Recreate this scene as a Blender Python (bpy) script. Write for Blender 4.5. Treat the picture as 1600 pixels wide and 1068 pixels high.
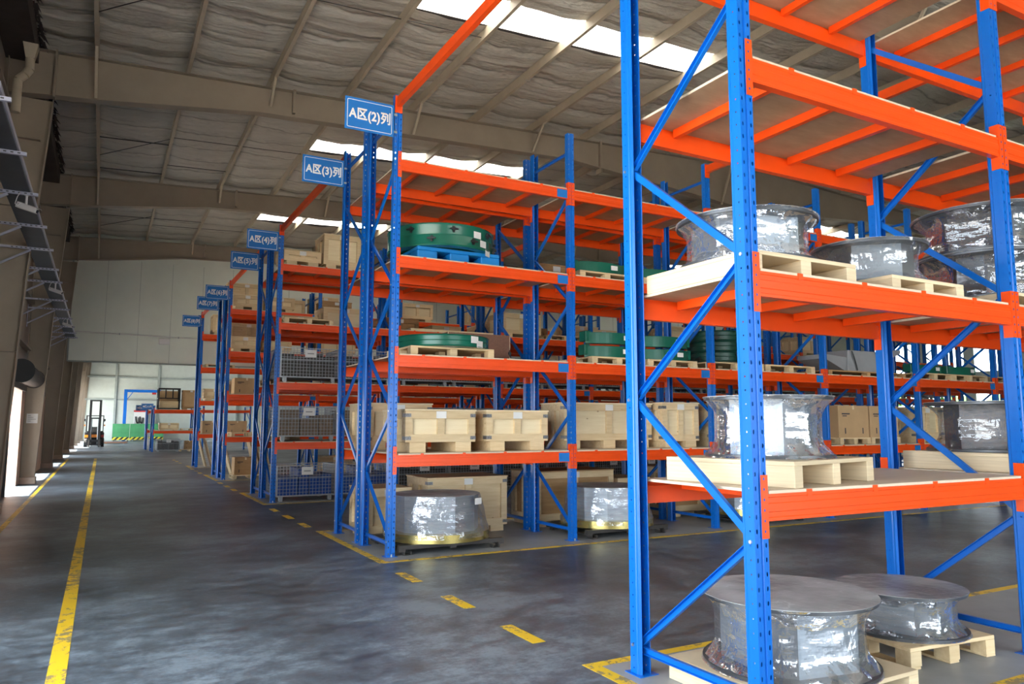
import bpy, bmesh, math, random
from mathutils import Vector, Matrix

for _o in list(bpy.data.objects):
    bpy.data.objects.remove(_o)
SC = bpy.context.scene
COL = SC.collection
RNG = random.Random(7)

# ------------------------------------------------------------------ camera
cam_data = bpy.data.cameras.new('camera')
cam_data.sensor_width = 36.0
cam_data.lens = 26.168
cam_data.clip_start = 0.05
cam_data.clip_end = 400
cam = bpy.data.objects.new('camera', cam_data)
COL.objects.link(cam)
_R = ((0.877016899, -0.480459395, 0.000357932),
      (-0.052965908, -0.095941970, 0.993976736),
      (-0.477531120, -0.871753353, -0.109590697))
_M = Matrix(_R).transposed().to_4x4()
_M.translation = Vector((0, 0, 1.6))
cam.matrix_world = _M
SC.camera = cam

# ------------------------------------------------------------------ exposure, world, sun
SC.view_settings.view_transform = 'Standard'
SC.view_settings.look = 'None'
SC.view_settings.gamma = 1.0
SC.view_settings.use_curve_mapping = False
SC.view_settings.exposure = 0.3
try:
    SC.cycles.use_denoising = True
    SC.cycles.max_bounces = 10
    SC.cycles.diffuse_bounces = 6
    SC.cycles.glossy_bounces = 4
    SC.cycles.transparent_max_bounces = 12
    SC.cycles.sample_clamp_indirect = 12.0
    SC.cycles.caustics_reflective = False
    SC.cycles.caustics_refractive = False
except Exception:
    pass

world = bpy.data.worlds.new('world')
SC.world = world
world.use_nodes = True
_bg = world.node_tree.nodes['Background']
_bg.inputs['Color'].default_value = (0.82, 0.92, 1.0, 1)
_bg.inputs['Strength'].default_value = 8.0

sun_data = bpy.data.lights.new('sun', 'SUN')
sun_data.energy = 42.0
sun_data.angle = 0.01
sun_data.color = (1.0, 0.93, 0.82)
sun = bpy.data.objects.new('sun', sun_data)
COL.objects.link(sun)
sun.location = (-20, 5, 40)
_d = Vector((0.36, 0.035, -1.0)).normalized()           # high sun from the side of the open doors
sun.rotation_euler = _d.to_track_quat('-Z', 'Y').to_euler()


def portal(name, loc, rot, sx, sy):
    l = bpy.data.lights.new(name, 'AREA')
    l.shape = 'RECTANGLE'
    l.size, l.size_y = sx, sy
    l.energy = 1.0
    l.cycles.is_portal = True
    o = bpy.data.objects.new(name, l)
    COL.objects.link(o)
    o.location = loc
    o.rotation_euler = rot
    return o

HP = math.pi / 2

# ------------------------------------------------------------------ materials
MATS = {}


def _new(name):
    m = bpy.data.materials.new(name)
    m.use_nodes = True
    nt = m.node_tree
    b = nt.nodes['Principled BSDF']
    MATS[name] = m
    return m, nt, b


def nd(nt, typ, **kw):
    n = nt.nodes.new(typ)
    for k, v in kw.items():
        setattr(n, k, v)
    return n


def lk(nt, a, b):
    nt.links.new(a, b)


def coord(nt, scale=(1, 1, 1), out='Object'):
    tc = nd(nt, 'ShaderNodeTexCoord')
    mp = nd(nt, 'ShaderNodeMapping')
    mp.inputs['Scale'].default_value = scale
    lk(nt, tc.outputs[out], mp.inputs['Vector'])
    return mp.outputs['Vector']


def noise(nt, vec, scale, detail=4, rough=0.6):
    n = nd(nt, 'ShaderNodeTexNoise')
    n.inputs['Scale'].default_value = scale
    n.inputs['Detail'].default_value = detail
    n.inputs['Roughness'].default_value = rough
    lk(nt, vec, n.inputs['Vector'])
    return n.outputs['Fac']


def ramp(nt, fac, stops):
    r = nd(nt, 'ShaderNodeValToRGB')
    el = r.color_ramp.elements
    el[0].position, el[0].color = stops[0][0], (*stops[0][1], 1)
    el[1].position, el[1].color = stops[-1][0], (*stops[-1][1], 1)
    for p, c in stops[1:-1]:
        e = el.new(p)
        e.color = (*c, 1)
    lk(nt, fac, r.inputs['Fac'])
    return r.outputs['Color']


def bump(nt, h, strength, dist, bsdf):
    b = nd(nt, 'ShaderNodeBump')
    b.inputs['Strength'].default_value = strength
    b.inputs['Distance'].default_value = dist
    lk(nt, h, b.inputs['Height'])
    lk(nt, b.outputs['Normal'], bsdf.inputs['Normal'])


def simple(name, col, rough=0.5, metal=0.0, var=0.12, nscale=3.0, stretch=(1, 1, 1), bmp=0.0, bscale=30.0, spec=0.5):
    m, nt, b = _new(name)
    v = coord(nt, stretch)
    f = noise(nt, v, nscale)
    lo = tuple(max(0, c * (1 - var)) for c in col)
    hi = tuple(min(1, c * (1 + var)) for c in col)
    lk(nt, ramp(nt, f, [(0.3, lo), (0.7, hi)]), b.inputs['Base Color'])
    b.inputs['Roughness'].default_value = rough
    b.inputs['Metallic'].default_value = metal
    b.inputs['Specular IOR Level'].default_value = spec
    if bmp:
        bump(nt, noise(nt, v, bscale), bmp, 0.01, b)
    return m


def math_n(nt, op, a, b=None, clamp=False):
    n = nd(nt, 'ShaderNodeMath', operation=op, use_clamp=clamp)
    for i, x in enumerate((a, b)):
        if x is None:
            continue
        if isinstance(x, (int, float)):
            n.inputs[i].default_value = x
        else:
            lk(nt, x, n.inputs[i])
    return n.outputs[0]


BLUE = (0.002, 0.135, 0.56)


def post_material(name, through):
    """blue powder coat with two columns of slots on the front web and round holes on the sides"""
    m, nt, b = _new(name)
    b.inputs['Base Color'].default_value = (*BLUE, 1)
    b.inputs['Roughness'].default_value = 0.28
    tc = nd(nt, 'ShaderNodeTexCoord')
    sp = nd(nt, 'ShaderNodeSeparateXYZ')
    lk(nt, tc.outputs['Object'], sp.inputs[0])
    sn = nd(nt, 'ShaderNodeSeparateXYZ')
    lk(nt, tc.outputs['Normal'], sn.inputs[0])
    x, y, z = sp.outputs
    ny = math_n(nt, 'ABSOLUTE', sn.outputs[1])
    nx = math_n(nt, 'ABSOLUTE', sn.outputs[0])
    zc = math_n(nt, 'ABSOLUTE', math_n(nt, 'SUBTRACT', math_n(nt, 'FRACT', math_n(nt, 'DIVIDE', z, 0.076)), 0.5))   # 0..0.5 of pitch
    # front slots: |x-0.05| near 0.032
    dx = math_n(nt, 'ABSOLUTE', math_n(nt, 'SUBTRACT', math_n(nt, 'ABSOLUTE', math_n(nt, 'SUBTRACT', x, 0.05)), 0.033))
    e1 = math_n(nt, 'ADD', math_n(nt, 'POWER', math_n(nt, 'DIVIDE', dx, 0.0065), 2.0),
                math_n(nt, 'POWER', math_n(nt, 'DIVIDE', math_n(nt, 'MULTIPLY', zc, 0.076), 0.013), 2.0))
    fr = math_n(nt, 'MULTIPLY', math_n(nt, 'LESS_THAN', e1, 1.0), math_n(nt, 'GREATER_THAN', ny, 0.8))
    fr = math_n(nt, 'MULTIPLY', fr, math_n(nt, 'LESS_THAN', y, 0.012))
    dy = math_n(nt, 'ABSOLUTE', math_n(nt, 'SUBTRACT', y, 0.034))
    e2 = math_n(nt, 'ADD', math_n(nt, 'POWER', math_n(nt, 'DIVIDE', dy, 0.0055), 2.0),
                math_n(nt, 'POWER', math_n(nt, 'DIVIDE', math_n(nt, 'MULTIPLY', zc, 0.076), 0.0055), 2.0))
    sd = math_n(nt, 'MULTIPLY', math_n(nt, 'LESS_THAN', e2, 1.0), math_n(nt, 'GREATER_THAN', nx, 0.8))
    mask = math_n(nt, 'MAXIMUM', fr, sd)
    if through:
        tr = nd(nt, 'ShaderNodeBsdfTransparent')
        mx = nd(nt, 'ShaderNodeMixShader')
        lk(nt, mask, mx.inputs[0])
        lk(nt, b.outputs[0], mx.inputs[1])
        lk(nt, tr.outputs[0], mx.inputs[2])
        lk(nt, mx.outputs[0], nt.nodes['Material Output'].inputs['Surface'])
    else:
        mc = nd(nt, 'ShaderNodeMix', data_type='RGBA')
        lk(nt, mask, mc.inputs['Factor'])
        mc.inputs['A'].default_value = (*BLUE, 1)
        mc.inputs['B'].default_value = (0.02, 0.02, 0.05, 1)
        lk(nt, mc.outputs['Result'], b.inputs['Base Color'])
    return m


post_material('post_blue', True)
post_material('post_blue_plain', False)
simple('blue', BLUE, 0.28, var=0.05)
simple('sign_blue', (0.003, 0.165, 0.55), 0.55, var=0.03)
simple('orange', (0.84, 0.074, 0.004), 0.33, var=0.06)


def connector_material():
    m, nt, b = _new('connector_orange')
    b.inputs['Roughness'].default_value = 0.33
    tc = nd(nt, 'ShaderNodeTexCoord')
    sp = nd(nt, 'ShaderNodeSeparateXYZ')
    lk(nt, tc.outputs['Object'], sp.inputs[0])
    x, y, z = sp.outputs
    zc = math_n(nt, 'MULTIPLY', math_n(nt, 'ABSOLUTE', math_n(nt, 'SUBTRACT', math_n(nt, 'FRACT', math_n(nt, 'DIVIDE', z, 0.056)), 0.5)), 0.056)
    dx = math_n(nt, 'ABSOLUTE', math_n(nt, 'SUBTRACT', math_n(nt, 'ABSOLUTE', x), 0.025))
    e = math_n(nt, 'ADD', math_n(nt, 'POWER', math_n(nt, 'DIVIDE', dx, 0.006), 2.0), math_n(nt, 'POWER', math_n(nt, 'DIVIDE', zc, 0.008), 2.0))
    mk = math_n(nt, 'MULTIPLY', math_n(nt, 'LESS_THAN', e, 1.0), math_n(nt, 'LESS_THAN', y, 0.002))
    mc = nd(nt, 'ShaderNodeMix', data_type='RGBA')
    lk(nt, mk, mc.inputs['Factor'])
    mc.inputs['A'].default_value = (0.84, 0.074, 0.004, 1)
    mc.inputs['B'].default_value = (0.01, 0.05, 0.35, 1)
    lk(nt, mc.outputs['Result'], b.inputs['Base Color'])


connector_material()


def wood(name, lo, hi, rough=0.6, stretch=(1.5, 14, 14), knots=True):
    m, nt, b = _new(name)
    v = coord(nt, stretch)
    f = noise(nt, v, 1.6, 6, 0.65)
    oi = nd(nt, 'ShaderNodeObjectInfo')
    c = ramp(nt, f, [(0.25, lo), (0.55, tuple((a + c) / 2 for a, c in zip(lo, hi))), (0.8, hi)])
    if knots:
        v2 = coord(nt, (3.2, 5.5, 5.5))
        vo = nd(nt, 'ShaderNodeTexVoronoi')
        vo.inputs['Scale'].default_value = 1.3
        lk(nt, v2, vo.inputs['Vector'])
        k = ramp(nt, vo.outputs['Distance'], [(0.03, (0.35, 0.22, 0.12)), (0.10, (1, 1, 1))])
        mx = nd(nt, 'ShaderNodeMix', data_type='RGBA', blend_type='MULTIPLY')
        mx.inputs['Factor'].default_value = 0.9
        lk(nt, c, mx.inputs['A'])
        lk(nt, k, mx.inputs['B'])
        c = mx.outputs['Result']
    hs = nd(nt, 'ShaderNodeHueSaturation')
    lk(nt, math_n(nt, 'ADD', math_n(nt, 'MULTIPLY', oi.outputs['Random'], 0.22), 0.88), hs.inputs['Value'])
    lk(nt, c, hs.inputs['Color'])
    lk(nt, hs.outputs[0], b.inputs['Base Color'])
    b.inputs['Roughness'].default_value = rough
    bump(nt, f, 0.15, 0.004, b)
    return m


wood('pale_wood', (0.64, 0.46, 0.25), (0.85, 0.69, 0.44))
wood('pale_board', (0.78, 0.63, 0.39), (0.90, 0.78, 0.54))
wood('brown_wood', (0.40, 0.225, 0.095), (0.57, 0.35, 0.165))
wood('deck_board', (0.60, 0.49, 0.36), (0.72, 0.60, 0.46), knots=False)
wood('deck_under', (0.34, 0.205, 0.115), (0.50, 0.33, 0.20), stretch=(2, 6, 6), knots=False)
wood('edge_ply', (0.60, 0.47, 0.30), (0.84, 0.70, 0.48), stretch=(1.0, 1.0, 40), knots=False)
simple('dark_cardboard', (0.22, 0.16, 0.11), 0.75, var=0.2, nscale=9)
simple('cardboard', (0.55, 0.36, 0.19), 0.75, var=0.06)
simple('brown_panel', (0.25, 0.12, 0.075), 0.55, var=0.15, nscale=40)
simple('paper', (0.78, 0.78, 0.77), 0.7, var=0.03)
simple('white_paint', (0.86, 0.86, 0.85), 0.5, var=0.02)
simple('ink', (0.05, 0.05, 0.06), 0.6, var=0.02)
simple('grey_ink', (0.35, 0.35, 0.36), 0.6, var=0.02)
simple('galvanized', (0.40, 0.43, 0.46), 0.45, metal=0.6, var=0.15, nscale=12)
simple('bolt_steel', (0.75, 0.75, 0.74), 0.3, metal=0.9, var=0.05)
simple('clip_steel', (0.22, 0.22, 0.23), 0.45, metal=0.6, var=0.5, nscale=60)
simple('dark_steel', (0.055, 0.05, 0.047), 0.5, metal=0.2, var=0.3)
simple('black', (0.012, 0.012, 0.014), 0.45, var=0.2)
simple('rubber', (0.02, 0.02, 0.02), 0.8, var=0.2)
simple('green_paint', (0.010, 0.125, 0.082), 0.25, var=0.12)
simple('dark_green', (0.006, 0.045, 0.032), 0.35, var=0.15)
simple('plastic_blue', (0.006, 0.21, 0.58), 0.38, var=0.05)
simple('bin_blue', (0.01, 0.07, 0.33), 0.4, var=0.1)
simple('grey_cover', (0.30, 0.31, 0.33), 0.6, var=0.08)
simple('gold_zinc', (0.78, 0.62, 0.22), 0.25, metal=0.9, var=0.15, nscale=8)
simple('beige_steel', (0.37, 0.305, 0.235), 0.55, var=0.07, nscale=1.5)
simple('purlin_steel', (0.53, 0.45, 0.34), 0.5, var=0.08)
simple('wall_brown', (0.36, 0.30, 0.25), 0.8, var=0.10, nscale=1.0)
simple('pink_masonry', (0.62, 0.42, 0.33), 0.85, var=0.10, nscale=2.0, bmp=0.2)
simple('partition_paint', (0.74, 0.78, 0.71), 0.65, var=0.05, nscale=0.8)
simple('far_wall_white', (0.56, 0.61, 0.56), 0.7, var=0.04)
simple('girt_grey', (0.32, 0.36, 0.34), 0.6, var=0.08)
simple('wainscot_green', (0.07, 0.32, 0.13), 0.5, var=0.12, nscale=2)
simple('dark_brown', (0.06, 0.045, 0.04), 0.7, var=0.2)
simple('strut_lilac', (0.46, 0.46, 0.56), 0.45, metal=0.4, var=0.1)
simple('tray_grey', (0.055, 0.06, 0.075), 0.5, metal=0.3, var=0.15)
simple('camera_white', (0.70, 0.68, 0.68), 0.4, var=0.03)
simple('outdoor_paving', (0.40, 0.39, 0.37), 0.9, var=0.1)
simple('hedge_green', (0.07, 0.17, 0.04), 0.9, var=0.5, nscale=6)
simple('amber_paint', (0.80, 0.26, 0.02), 0.4, var=0.05)
simple('red_paint', (0.55, 0.03, 0.03), 0.4, var=0.05)
simple('floor_grey_paint', (0.30, 0.315, 0.325), 0.45, var=0.12, nscale=2.5)
simple('silver_core', (0.40, 0.44, 0.49), 0.38, metal=0.5, var=0.14, nscale=2.5, stretch=(1, 1, 16))
simple('dark_core', (0.05, 0.045, 0.045), 0.28, metal=0.6, var=0.4, nscale=2.5, stretch=(1, 1, 14))
simple('flange_dark', (0.10, 0.105, 0.115), 0.4, metal=0.6, var=0.2)
simple('concrete_plinth', (0.50, 0.40, 0.33), 0.9, var=0.15, nscale=5)


def hazard_material():
    m, nt, b = _new('hazard_stripes')
    tc = nd(nt, 'ShaderNodeTexCoord')
    sp = nd(nt, 'ShaderNodeSeparateXYZ')
    lk(nt, tc.outputs['Object'], sp.inputs[0])
    t = math_n(nt, 'FRACT', math_n(nt, 'DIVIDE', math_n(nt, 'SUBTRACT', sp.outputs[0], sp.outputs[2]), 0.42))
    mk = math_n(nt, 'LESS_THAN', t, 0.5)
    mc = nd(nt, 'ShaderNodeMix', data_type='RGBA')
    lk(nt, mk, mc.inputs['Factor'])
    mc.inputs['A'].default_value = (0.75, 0.66, 0.04, 1)
    mc.inputs['B'].default_value = (0.015, 0.015, 0.015, 1)
    lk(nt, mc.outputs['Result'], b.inputs['Base Color'])


hazard_material()


def floor_material():
    m, nt, b = _new('floor_concrete')
    v = coord(nt)
    big = noise(nt, v, 0.5, 6, 0.7)
    mid = noise(nt, coord(nt, (1, 1.5, 1)), 3.4, 9, 0.78)
    fine = noise(nt, coord(nt, (1, 1.3, 1)), 22, 8, 0.8)
    s = math_n(nt, 'ADD', math_n(nt, 'MULTIPLY', big, 0.45), math_n(nt, 'ADD', math_n(nt, 'MULTIPLY', mid, 0.38), math_n(nt, 'MULTIPLY', fine, 0.17)))
    c = ramp(nt, s, [(0.43, (0.042, 0.048, 0.056)), (0.50, (0.090, 0.112, 0.136)), (0.565, (0.185, 0.23, 0.27))])
    # scuffed pale scratches
    sc = noise(nt, coord(nt, (5, 0.9, 1)), 7, 4, 0.8)
    k = ramp(nt, sc, [(0.66, (0, 0, 0)), (0.78, (0.22, 0.23, 0.235))])
    mx = nd(nt, 'ShaderNodeMix', data_type='RGBA', blend_type='ADD')
    mx.inputs['Factor'].default_value = 0.6
    lk(nt, c, mx.inputs['A'])
    lk(nt, k, mx.inputs['B'])
    lk(nt, mx.outputs['Result'], b.inputs['Base Color'])
    r = ramp(nt, mid, [(0.3, (0.30, 0.30, 0.30)), (0.7, (0.52, 0.52, 0.52))])
    lk(nt, r, b.inputs['Roughness'])
    bump(nt, fine, 0.08, 0.004, b)


floor_material()


def line_material():
    m, nt, b = _new('yellow_line')
    v = coord(nt)
    f = noise(nt, coord(nt, (1.2, 1, 1)), 9, 8, 0.75)
    big = noise(nt, v, 0.7, 3)
    mk = math_n(nt, 'GREATER_THAN', math_n(nt, 'ADD', f, math_n(nt, 'MULTIPLY', big, 0.5)), 0.79)
    mc = nd(nt, 'ShaderNodeMix', data_type='RGBA')
    lk(nt, mk, mc.inputs['Factor'])
    mc.inputs['A'].default_value = (0.80, 0.52, 0.02, 1)
    mc.inputs['B'].default_value = (0.30, 0.23, 0.10, 1)
    lk(nt, mc.outputs['Result'], b.inputs['Base Color'])
    b.inputs['Roughness'].default_value = 0.5


line_material()


def insulation_material():
    m, nt, b = _new('roof_insulation')
    v = coord(nt)
    f = noise(nt, v, 0.7, 4)
    c = ramp(nt, f, [(0.3, (0.60, 0.56, 0.49)), (0.7, (0.74, 0.69, 0.61))])
    # seams of the quilt run across the purlins, wandering a little
    tc = nd(nt, 'ShaderNodeTexCoord')
    sp = nd(nt, 'ShaderNodeSeparateXYZ')
    lk(nt, tc.outputs['Object'], sp.inputs[0])
    wob = noise(nt, coord(nt, (0.5, 0.8, 1)), 1.0, 4, 0.6)
    yy = math_n(nt, 'ADD', math_n(nt, 'DIVIDE', sp.outputs[1], 1.05), math_n(nt, 'MULTIPLY', wob, 0.8))
    d = math_n(nt, 'ABSOLUTE', math_n(nt, 'SUBTRACT', math_n(nt, 'FRACT', yy), 0.5))
    seam = ramp(nt, d, [(0.0, (0.45, 0.43, 0.40)), (0.018, (0.62, 0.60, 0.57)), (0.05, (1, 1, 1))])
    mx = nd(nt, 'ShaderNodeMix', data_type='RGBA', blend_type='MULTIPLY')
    mx.inputs['Factor'].default_value = 0.8
    lk(nt, c, mx.inputs['A'])
    lk(nt, seam, mx.inputs['B'])
    lk(nt, mx.outputs['Result'], b.inputs['Base Color'])
    b.inputs['Roughness'].default_value = 0.5
    w1 = noise(nt, coord(nt, (0.45, 3.0, 1)), 1.5, 6, 0.65)
    w2 = noise(nt, coord(nt, (0.25, 4.5, 1)), 0.6, 3, 0.5)
    h = math_n(nt, 'ADD', math_n(nt, 'ADD', w1, w2), math_n(nt, 'MULTIPLY', math_n(nt, 'MINIMUM', d, 0.25), 3.0))
    bump(nt, h, 0.9, 0.24, b)


insulation_material()


def skylight_material():
    m = bpy.data.materials.new('skylight_sheet')
    m.use_nodes = True
    nt = m.node_tree
    nt.nodes.clear()
    out = nd(nt, 'ShaderNodeOutputMaterial')
    t = nd(nt, 'ShaderNodeBsdfTranslucent')
    v = coord(nt, (14, 1, 1))
    f = noise(nt, v, 1.0, 3)
    lk(nt, ramp(nt, f, [(0.3, (0.26, 0.25, 0.23)), (0.7, (0.34, 0.33, 0.31))]), t.inputs['Color'])
    lk(nt, t.outputs[0], out.inputs['Surface'])
    MATS['skylight_sheet'] = m


skylight_material()


def film_material(name, wrinkle, haze, gloss, white=(0.80, 0.82, 0.85), tint=(0.93, 0.95, 0.97), rough=0.07):
    """clear stretch film: see-through, with milky wrinkles and a hard shine"""
    m = bpy.data.materials.new(name)
    m.use_nodes = True
    nt = m.node_tree
    nt.nodes.clear()
    out = nd(nt, 'ShaderNodeOutputMaterial')
    tr = nd(nt, 'ShaderNodeBsdfTransparent')
    tr.inputs['Color'].default_value = (*tint, 1)
    df = nd(nt, 'ShaderNodeBsdfDiffuse')
    df.inputs['Color'].default_value = (*white, 1)
    gl = nd(nt, 'ShaderNodeBsdfGlossy')
    gl.inputs['Color'].default_value = (0.95, 0.96, 1.0, 1)
    gl.inputs['Roughness'].default_value = rough
    n0 = noise(nt, coord(nt, (1.0, 1.0, 2.6)), 1.8, 3, 0.5)
    n1 = noise(nt, coord(nt, (1.3, 1.3, 6.0)), 1.5, 4, 0.55)
    n2 = noise(nt, coord(nt, (3.0, 3.0, 2.0)), 1.6, 4, 0.6)
    # thin bright creases where the two noises cross their mid level
    c1 = math_n(nt, 'ABSOLUTE', math_n(nt, 'SUBTRACT', n1, 0.5))
    c2 = math_n(nt, 'ABSOLUTE', math_n(nt, 'SUBTRACT', n2, 0.5))
    r1 = nd(nt, 'ShaderNodeMapRange')
    r1.inputs['From Min'].default_value, r1.inputs['From Max'].default_value = 0.0, 0.011
    r1.inputs['To Min'].default_value, r1.inputs['To Max'].default_value = wrinkle, 0.0
    lk(nt, math_n(nt, 'ADD', c1, math_n(nt, 'MULTIPLY', math_n(nt, 'SUBTRACT', 0.62, n0, clamp=True), 0.08)), r1.inputs['Value'])
    r2 = nd(nt, 'ShaderNodeMapRange')
    r2.inputs['From Min'].default_value, r2.inputs['From Max'].default_value = 0.35, 0.68
    r2.inputs['To Min'].default_value, r2.inputs['To Max'].default_value = haze * 0.25, haze
    lk(nt, n0, r2.inputs['Value'])
    f = math_n(nt, 'ADD', r1.outputs['Result'], r2.outputs['Result'], clamp=True)
    bp = nd(nt, 'ShaderNodeBump')
    bp.inputs['Strength'].default_value = 0.75
    bp.inputs['Distance'].default_value = 0.06
    lk(nt, math_n(nt, 'ADD', math_n(nt, 'MULTIPLY', n1, 0.32), math_n(nt, 'ADD', math_n(nt, 'MULTIPLY', n2, 0.5), n0)), bp.inputs['Height'])
    lk(nt, bp.outputs['Normal'], gl.inputs['Normal'])
    mx = nd(nt, 'ShaderNodeMixShader')
    lk(nt, f, mx.inputs[0])
    lk(nt, tr.outputs[0], mx.inputs[1])
    lk(nt, df.outputs[0], mx.inputs[2])
    fr = nd(nt, 'ShaderNodeLayerWeight')
    fr.inputs['Blend'].default_value = 0.35
    lk(nt, bp.outputs['Normal'], fr.inputs['Normal'])
    g = math_n(nt, 'ADD', gloss, math_n(nt, 'MULTIPLY', fr.outputs['Fresnel'], 0.45), clamp=True)
    m2 = nd(nt, 'ShaderNodeMixShader')
    lk(nt, g, m2.inputs[0])
    lk(nt, mx.outputs[0], m2.inputs[1])
    lk(nt, gl.outputs[0], m2.inputs[2])
    lk(nt, m2.outputs[0], out.inputs['Surface'])
    MATS[name] = m


film_material('stretch_film', 0.50, 0.16, 0.10)
film_material('stretch_film_dark', 0.20, 0.06, 0.06, white=(0.6, 0.58, 0.57))
film_material('top_film', 0.4, 0.92, 0.0, white=(0.60, 0.62, 0.63), rough=0.4)

# ------------------------------------------------------------------ mesh builder


class MB:
    def __init__(self):
        self.v, self.f = [], []

    def add(self, verts, faces):
        n = len(self.v)
        self.v += [tuple(p) for p in verts]
        self.f += [tuple(i + n for i in q) for q in faces]
        return self

    def box(self, x0, x1, y0, y1, z0, z1):
        return self.add([(x0, y0, z0), (x1, y0, z0), (x1, y1, z0), (x0, y1, z0), (x0, y0, z1), (x1, y0, z1), (x1, y1, z1), (x0, y1, z1)],
                        [(0, 3, 2, 1), (4, 5, 6, 7), (0, 1, 5, 4), (1, 2, 6, 5), (2, 3, 7, 6), (3, 0, 4, 7)])

    def sweep(self, poly, p0, p1, side=None, cap=True):
        """2D polygon (u, w) carried from p0 to p1; u runs along side, w along the third axis"""
        p0, p1 = Vector(p0), Vector(p1)
        d = (p1 - p0).normalized()
        s = Vector(side) if side is not None else (Vector((0, 0, 1)) if abs(d.z) < 0.9 else Vector((1, 0, 0)))
        s = (s - d * s.dot(d)).normalized()
        w = d.cross(s)
        n = len(poly)
        vs = [p0 + s * a + w * b for a, b in poly] + [p1 + s * a + w * b for a, b in poly]
        fs = [(i, (i + 1) % n, n + (i + 1) % n, n + i) for i in range(n)]
        if cap:
            fs += [tuple(range(n - 1, -1, -1)), tuple(range(n, 2 * n))]
        return self.add(vs, fs)

    def bar(self, p0, p1, a, b, side=None):
        return self.sweep([(-a / 2, -b / 2), (a / 2, -b / 2), (a / 2, b / 2), (-a / 2, b / 2)], p0, p1, side)

    def tube(self, p0, p1, r, n=10):
        return self.sweep([(r * math.cos(2 * math.pi * i / n), r * math.sin(2 * math.pi * i / n)) for i in range(n)], p0, p1)

    def path(self, pts, r, n=8):
        for a, b in zip(pts[:-1], pts[1:]):
            self.tube(a, b, r, n)
        return self

    def lathe(self, prof, n=48, c=(0, 0, 0), rf=None):
        """profile of (r, z); closed top and bottom when r is 0"""
        vs = []
        for r, z in prof:
            for i in range(n):
                a = 2 * math.pi * i / n
                rr = rf(r, z, a) if rf else r
                vs.append((c[0] + rr * math.cos(a), c[1] + rr * math.sin(a), c[2] + z))
        fs = []
        for k in range(len(prof) - 1):
            for i in range(n):
                j = (i + 1) % n
                fs.append((k * n + i, k * n + j, (k + 1) * n + j, (k + 1) * n + i))
        return self.add(vs, fs)

    def disc(self, r, z0, z1, n=48, c=(0, 0, 0)):
        p = [(r * math.cos(2 * math.pi * i / n), r * math.sin(2 * math.pi * i / n)) for i in range(n)]
        vs = [(c[0] + x, c[1] + y, c[2] + z0) for x, y in p] + [(c[0] + x, c[1] + y, c[2] + z1) for x, y in p]
        fs = [(i, (i + 1) % n, n + (i + 1) % n, n + i) for i in range(n)] + [tuple(range(n - 1, -1, -1)), tuple(range(n, 2 * n))]
        return self.add(vs, fs)

    def mesh(self, name, mat, bevel=0.0, smooth=None):
        me = bpy.data.meshes.new(name)
        me.from_pydata(self.v, [], self.f)
        bm = bmesh.new()
        bm.from_mesh(me)
        bmesh.ops.recalc_face_normals(bm, faces=bm.faces)
        if bevel:
            ed = [e for e in bm.edges if len(e.link_faces) == 2 and e.calc_face_angle(0) > 0.6]
            bmesh.ops.bevel(bm, geom=ed, offset=bevel, segments=1, affect='EDGES', clamp_overlap=True)
        bm.to_mesh(me)
        bm.free()
        if smooth:
            me.polygons.foreach_set('use_smooth', [True] * len(me.polygons))
            me.set_sharp_from_angle(angle=math.radians(smooth))
        me.materials.append(MATS[mat])
        me.update()
        return me


def link(name, me, parent=None, loc=(0, 0, 0), rz=0.0):
    o = bpy.data.objects.new(name, me)
    COL.objects.link(o)
    o.location = loc
    if rz:
        o.rotation_euler = (0, 0, rz)
    if parent is not None:
        o.parent = parent
    return o


def part(name, mb, mat, parent, bevel=0.0, smooth=None, loc=(0, 0, 0), rz=0.0):
    return link(name, mb.mesh(name, mat, bevel, smooth), parent, loc, rz)


def struct(name, mb, mat, bevel=0.0, smooth=None, loc=(0, 0, 0)):
    o = link(name, mb.mesh(name, mat, bevel, smooth), None, loc)
    o['kind'] = 'structure'
    return o


def thing(name, label, cat, loc=(0, 0, 0), rz=0.0, group=None):
    o = link(name, None, None, loc, rz)
    o.empty_display_size = 0.2
    tag(o, label, cat, group)
    return o


def tag(o, label, cat, group=None):
    o['label'] = label
    o['category'] = cat
    if group:
        o['group'] = group
    return o


def dup(root, loc, rz=None, label=None, group=None):
    def rec(o, par):
        c = o.copy()
        COL.objects.link(c)
        if par is not None:
            c.parent = par
        for ch in kids.get(o, ()):
            rec(ch, c)
        return c
    kids = {}
    stack = [root]
    while stack:
        p = stack.pop()
        ch = CHILD[p.name] if p.name in CHILD else list(p.children)
        kids[p] = ch
        stack += ch
    r = rec(root, None)
    r.location = loc
    if rz is not None:
        r.rotation_euler = (0, 0, rz)
    if label:
        r['label'] = label
    if group:
        r['group'] = group
    return r


CHILD = {}
PROTO = {}


def place(kind, maker, loc, rz, label, group=None):
    """first call builds the thing, later calls copy it part by part"""
    if kind not in PROTO:
        o = maker()
        CHILD[o.name] = list(o.children)
        for c in CHILD[o.name]:
            CHILD[c.name] = list(c.children)
            for g in CHILD[c.name]:
                CHILD[g.name] = []
        PROTO[kind] = o
        o.location = loc
        o.rotation_euler = (0, 0, rz)
        o['label'] = label
        if group:
            o['group'] = group
        elif 'group' in o:
            pass
        return o
    return dup(PROTO[kind], loc, rz, label, group)


# ------------------------------------------------------------------ the building
XL, XR, XM = -1.95, 36.6, 17.3
FRAMES = [8.1 * k for k in range(0, 11)]


def zr(x):
    return 8.93 + 0.045 * (x + 0.46) if x <= XM else 8.93 + 0.045 * (XM + 0.46) - 0.045 * (x - XM)


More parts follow.
